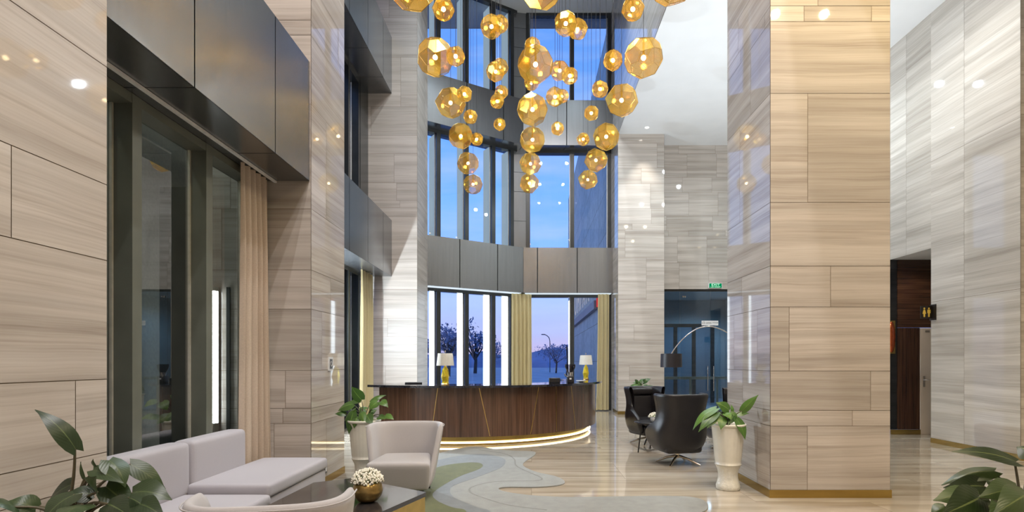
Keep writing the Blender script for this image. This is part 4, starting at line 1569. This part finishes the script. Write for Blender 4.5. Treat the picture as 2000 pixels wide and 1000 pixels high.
struct('floor_corridor', MB().box(3.4, 8.5, 17.6, 23.1, -.1, 0), M['asphalt'], 'corridor floor beyond the glass doors', 'floor')
t = thing('advert_screen', (4.62, 20.4, 1.45), 'small pink and white lit screen beyond the glass doors', 'screen')
MB().box(-.16, .16, 0, .06, -.35, .35).build('screen_case', M['plastic'], t)
MB().box(-.13, .13, -.004, 0, -.02, .10).build('screen_face', emit_mat('pink_screen', (.9, .35, .9), 1.2), t)

# restroom sign
t = thing('restroom_sign', (RX - .02, 10.40, 2.41), 'black projecting restroom sign with two gold figures on the right wall', 'sign')
MB().box(.0, .02, -.10, .06, -.15, .14).build('wall_plate', M['sign_dark'], t)
MB().box(-.205, 0, -.012, .012, -.115, .115).build('sign_panel', M['sign_dark'], t)
for x, kind in ((-.145, 'w'), (-.06, 'm')):
    mb = MB()
    pl = [(x + .017 * cos(a * pi / 6), .068 + .017 * sin(a * pi / 6)) for a in range(12)]
    mb.add([(a, -.014, b) for a, b in pl], [list(range(12))])
    if kind == 'w':
        sh = [(x - .014, .045), (x + .014, .045), (x + .034, -.03), (x + .016, -.03), (x + .014, -.09), (x - .014, -.09), (x - .016, -.03), (x - .034, -.03)]
    else:
        sh = [(x - .03, .045), (x + .03, .045), (x + .03, -.02), (x + .017, -.02), (x + .014, -.09), (x - .014, -.09), (x - .017, -.02), (x - .03, -.02)]
    mb.add([(a, -.014, b) for a, b in sh], [list(range(8))[::-1]])
    mb.build('pictogram', M['yellow_icon'], t)

# switch and socket on the left pillar
t = thing('wall_switch', (-2.53, 7.06, 1.47), 'square dark wall switch on the side of the left pillar', 'switch')
MB().box(.004, .018, -.075, .075, -.085, .085).build('plate', M['switch_face'], t)
mb = MB().box(.018, .021, -.045, .045, -.06, .06, 0)
mb.build('rocker', M['switch'], t)
MB().tube([(.0215, .028 * cos(k * pi / 8), .028 * sin(k * pi / 8)) for k in range(17)], .004, 5).build('dial_ring', M['switch_face'], t)
t = thing('wall_socket', (-2.53, 6.90, .19), 'small dark wall socket low on the side of the left pillar', 'socket')
MB().box(.004, .014, -.04, .04, -.06, .06).build('plate', M['switch'], t)
MB().box(.014, .017, -.02, .02, -.035, .035).build('outlet_face', M['switch_face'], t)

# downlight in the lower ceiling
t = thing('downlight', (3.19, 15.55, ZL), 'recessed ceiling downlight in front of the slim back pillar', 'ceiling light')
MB().lathe([(.055, -.004), (.07, -.008), (.075, 0)], 24, capb=False).build('trim_ring', M['white_gloss'], t)
MB().lathe([(.001, -.003), (.055, -.003)], 24, capb=False).build('lens', M['lamp_face'], t)

# ------------------------------------------------------------------ outdoors
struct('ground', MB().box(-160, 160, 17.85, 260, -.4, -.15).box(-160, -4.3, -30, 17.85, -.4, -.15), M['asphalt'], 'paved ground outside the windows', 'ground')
mb = MB()
clad(mb, (2.62, 40), (2.62, 17.9), 0, 13, {'all': [1.5 * k for k in range(1, 16)]}, 71, rows=[1.5 * k for k in range(1, 9)], gap=.02)
mb.box(2.63, 3.3, 17.9, 40, 0, 13, 1)
struct('wall_wing', mb, [M['stone_out'], M['grout']], 'granite wall of the neighbouring wing outside the right window', 'wall')
t = thing('company_sign', (2.5, 27.0, 3.95), 'white lettered sign on a rail along the granite wall outside', 'sign')
MB().box(-.05, .12, -4.9, 7.5, -.38, -.05).build('sign_rail', M['letter_side'], t)
mb = MB()
text_mb(mb, 'COMPANY', 1.7, lambda x, y, z: (-.03 - z, -x + 1.3, y + .66), .006, 0, 1.15, 1.35)
mb.build('letters', M['letter'], t)
t = thing('sign_emblem', (2.5, 20.7, 3.80), 'red sign emblem on the granite wall outside the right window', 'sign')
mb = MB()
for poly in ([(-.95, .75), (-.95, .45), (-.62, .45), (-.55, -.25), (-.20, -.25), (-.15, .75)], [(-.10, .75), (-.05, .1), (.22, -.02), (.55, .15), (.75, .75)]):
    n = len(poly)
    vs = [(-.05, -a, b) for a, b in poly] + [(.04, -a, b) for a, b in poly]
    mb.add(vs, [list(range(n)), list(range(n, 2 * n))[::-1]] + [(i, n + i, n + (i + 1) % n, (i + 1) % n) for i in range(n)])
mb.build('red_mark', M['red'], t)


def tree(name, x, y, h, w, label, seed, dens=800, trunk=.35):
    r = random.Random(seed)
    t = thing(name, (x, y, -.15), label, 'tree', 'trees on the dusk horizon')
    mb, mt = MB(), MB()
    mt.tube([(0, 0, 0), (.1, 0, h * trunk), (0, .1, h * .75)], [h * .035, h * .028, h * .01], 7)
    cl = []
    for k in range(9):
        a = r.uniform(0, 6.28)
        q = Vector((cos(a) * w * r.uniform(.1, .42), sin(a) * w * r.uniform(.1, .42), h * r.uniform(.5, .9)))
        cl.append(q)
        mt.tube([(0, 0, h * trunk), q * .6 + Vector((0, 0, h * .2)), q], [h * .018, h * .012, h * .006], 5)
    for k in range(dens):
        c = r.choice(cl)
        p = c + Vector((r.gauss(0, w * .13), r.gauss(0, w * .13), r.gauss(0, h * .085)))
        s = h * r.uniform(.018, .042)
        a, b = Vector((r.uniform(-1, 1), r.uniform(-1, 1), r.uniform(-1, 1))) * s, Vector((r.uniform(-1, 1), r.uniform(-1, 1), r.uniform(-1, 1))) * s
        mb.add([p - a, p + b, p + a, p - b], [(0, 1, 2, 3)])
    mb.build('foliage', M['tree'], t)
    mt.build('trunk', M['bark'], t)


def txy(px, Y):
    return (px - CX) / F * Y


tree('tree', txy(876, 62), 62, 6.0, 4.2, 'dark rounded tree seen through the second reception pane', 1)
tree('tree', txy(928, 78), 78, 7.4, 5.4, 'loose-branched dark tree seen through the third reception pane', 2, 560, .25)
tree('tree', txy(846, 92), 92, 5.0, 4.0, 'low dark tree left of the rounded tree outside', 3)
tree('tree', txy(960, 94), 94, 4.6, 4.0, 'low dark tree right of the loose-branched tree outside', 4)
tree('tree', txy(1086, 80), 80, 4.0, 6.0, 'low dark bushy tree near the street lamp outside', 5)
# palm
t = thing('palm_tree', (txy(1107, 60), 60, -.15), 'small palm beside the right reception mullion', 'tree')
MB().tube([(0, 0, 0), (.1, 0, 1.6), (0, 0, 3.2)], [.14, .11, .10], 7).build('trunk', M['bark'], t)
mb = MB()
for k in range(13):
    a = 2 * pi * k / 13
    rows = []
    for i in range(6):
        s = i / 5
        c = Vector((cos(a) * 1.3 * s, sin(a) * 1.3 * s, 3.2 + 1.2 * s - 1.5 * s * s))
        sd = Vector((-sin(a), cos(a), 0)) * .10 * sin(pi * (s * .9 + .08))
        rows.append([c - sd, c + sd])
    mb.grid(rows, 0)
mb.build('fronds', M['tree'], t)
# hill
mb = MB()
r = random.Random(4)
rows = []
for j in range(5):
    row = []
    for i in range(60):
        X = -120 + i * 4.4
        hgt = (4.2 + 2.5 * mnoise.noise((X * .05, 0, 3)) + 1.0 * mnoise.noise((X * .25, 1, 3))) * (0, .6, 1, .6, 0)[j]
        if -2 < X < 9:
            hgt *= 1.15
        row.append((X, 150 + j * 8, -.3 + hgt))
    rows.append(row)
mb.grid(rows)
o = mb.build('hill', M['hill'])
tag(o, 'dark wooded ridge along the dusk horizon', 'hill', kind='structure')
t = thing('street_lamp', (txy(1074, 85), 85, -.15), 'tall street lamp seen through the wide reception pane', 'street lamp')
MB().tube(catmull([(0, 0, 0), (0, 0, 3.5), (-.05, 0, 5.0), (-.45, 0, 5.55), (-.75, 0, 5.68)], 5, False), .065, 6).build('pole', M['pole'], t)
MB().rbox((-1.0, 0, 5.72), (.6, .25, .14), .04, 2).build('lamp_head', M['pole'], t)

# ------------------------------------------------------------------ lights
def spot(loc, tgt, W, ang, col=(1, .95, .88), rad=.12, blend=.6):
    l = bpy.data.lights.new('downlight_and_fill_beam', 'SPOT')  # serves the modelled downlight, the warm wash and added fill spots
    l.energy = W
    l.spot_size = R(ang)
    l.spot_blend = blend
    l.color = col
    l.shadow_soft_size = rad
    o = bpy.data.objects.new('downlight_and_fill_beam', l)
    COL.objects.link(o)
    o.location = loc
    o.rotation_euler = (Vector(tgt) - Vector(loc)).to_track_quat('-Z', 'Y').to_euler()
    return o


NEU, COOL, WARM = (1., .95, .945), (.80, .91, 1.), (1., .80, .54)
for X in (-.8, .5, 1.9):  # unseen fill spots added at the main ceiling, without fixtures
    for Y in (-3, 1.0, 4.6):
        spot((X, Y, ZT - .05), (X, Y, 0), 850, 165, NEU, .07)
    for Y in (11.9,):
        spot((X, Y, ZT - .05), (X, Y, 0), 1000, 128, (.76, .90, 1.), .07)
# lower ceiling
pl = bpy.data.lights.new('tube_glow', 'POINT')
pl.energy, pl.color, pl.shadow_soft_size = 1250, (.78, .90, 1.), .05
po_ = bpy.data.objects.new('tube_glow', pl)
COL.objects.link(po_)
po_.location = (-3.98, 10.9, 2.2)
pl = bpy.data.lights.new('outdoor_fill_light', 'POINT')  # unseen lamp added to brighten the wall outside the sofa window
pl.energy, pl.color, pl.shadow_soft_size = 240, (.95, 1., .86), .12
po_ = bpy.data.objects.new('outdoor_fill_light', pl)
COL.objects.link(po_)
po_.location = (-4.3, 3.6, 6.2)
spot((3.19, 15.5, ZL - .06), (3.15, 15.85, 4), 260, 60, (1, .95, .86), .05)
for X in (4.5, 5.4):  # more unseen fill, added along the lower ceiling
    for Y in (-2, 2.0, 5.2, 9.0, 13.0):
        spot((X, Y, ZL - .05), (X, Y, 0), 230 if Y < 6 else (270 if Y < 10 else 380), 165, (1., .82, .50) if Y < 6 else ((.97, .96, .92) if Y < 10 else (.78, .92, 1.)), .07)
# unseen spots added to brighten the pillar side, bulkhead and lower ceiling
spot((.2, 6.6, ZT - .05), (2.63, 6.9, 3.4), 900, 58, (1., .93, .82), .06)
spot((-.6, 10.5, ZT - .05), (2.4, 11.5, 10.0), 500, 75, (.80, .92, 1.), .06)
for X, Y in ((3.4, 9.0), (4.1, 9.6), (4.6, 12.5)):  # added uplights hidden behind the massive pillar
    spot((X, Y, 3.6), (X - .3, Y + .4, 8), 430, 150, (.86, .94, 1.), .25)
# warm wash on the massive pillar
for X in (2.9, 3.6):
    spot((X, 4.7, ZL - .05), (X, 6.2, 3.9), 580, 80, (1., .76, .36), .04)
# fill spots added for the corridor beyond the glass doors, passage
for X, Y in ((5, 18.5), (6.5, 21)):
    spot((X, Y, 3.9), (X, Y, 0), 420, 160, (.68, .86, 1.), .2)
spot((RX + .45, 11.0, 3.55), (RX + .5, 11.5, 1), 40, 120, (1, .9, .75), .1)

# ------------------------------------------------------------------ dusk sky
w = bpy.data.worlds.new('dusk_sky')
SC.world = w
w.use_nodes = True
nt = w.node_tree
nt.nodes.clear()
L = nt.links.new
out = N(nt, 'ShaderNodeOutputWorld')
bg = N(nt, 'ShaderNodeBackground', Strength=2.35)
tc = N(nt, 'ShaderNodeTexCoord')
sp = N(nt, 'ShaderNodeSeparateXYZ')
L(tc.outputs['Generated'], sp.inputs[0])
mr = N(nt, 'ShaderNodeMapRange')
mr.inputs[1].default_value = -.1
mr.inputs[2].default_value = .9
L(sp.outputs['Z'], mr.inputs[0])
rp = ramp(nt, [(0., (.16, .22, .38)), (.09, (.30, .30, .50)), (.115, (.46, .40, .64)), (.15, (.37, .41, .72)), (.20, (.34, .46, .82)), (.27, (.20, .42, .92)), (.40, (.15, .37, .92)), (.55, (.11, .29, .80)), (1., (.07, .18, .55))])
L(mr.outputs[0], rp.inputs[0])
mp = N(nt, 'ShaderNodeMapping')
mp.inputs['Scale'].default_value = (2.5, 2.5, 16)
L(tc.outputs['Generated'], mp.inputs['Vector'])
cl = N(nt, 'ShaderNodeTexNoise', Scale=1.6, Detail=5.)
L(mp.outputs[0], cl.inputs['Vector'])
cr = ramp(nt, [(.45, (0, 0, 0)), (.75, (.45, .45, .45))])
L(cl.outputs['Fac'], cr.inputs[0])
mx = N(nt, 'ShaderNodeMix', data_type='RGBA')
L(cr.outputs[0], mx.inputs[0])
L(rp.outputs[0], mx.inputs[6])
mx.inputs[7].default_value = (.42, .50, .74, 1)
L(mx.outputs[2], bg.inputs[0])
L(bg.outputs[0], out.inputs[0])

# ------------------------------------------------------------------ camera
cam = bpy.data.cameras.new('camera')
cam.sensor_width = 36
cam.lens = 36 * F / 2000
cam.shift_x = (1000 - CX) / 2000
cam.shift_y = (CY - 500) / 2000
cam.clip_end = 500
co = bpy.data.objects.new('camera', cam)
COL.objects.link(co)
co.location = (0, 0, H)
co.rotation_euler = (R(90), 0, 0)
SC.camera = co

SC.view_settings.view_transform = 'Standard'
SC.view_settings.look = 'None'
SC.view_settings.exposure = -0.68
SC.view_settings.gamma = 1
SC.view_settings.use_curve_mapping = False
cy = SC.cycles
cy.use_denoising = True
cy.max_bounces = 8
cy.diffuse_bounces = 4
cy.glossy_bounces = 4
cy.transmission_bounces = 6
cy.transparent_max_bounces = 24
cy.sample_clamp_indirect = 8
cy.caustics_reflective = False
cy.caustics_refractive = False
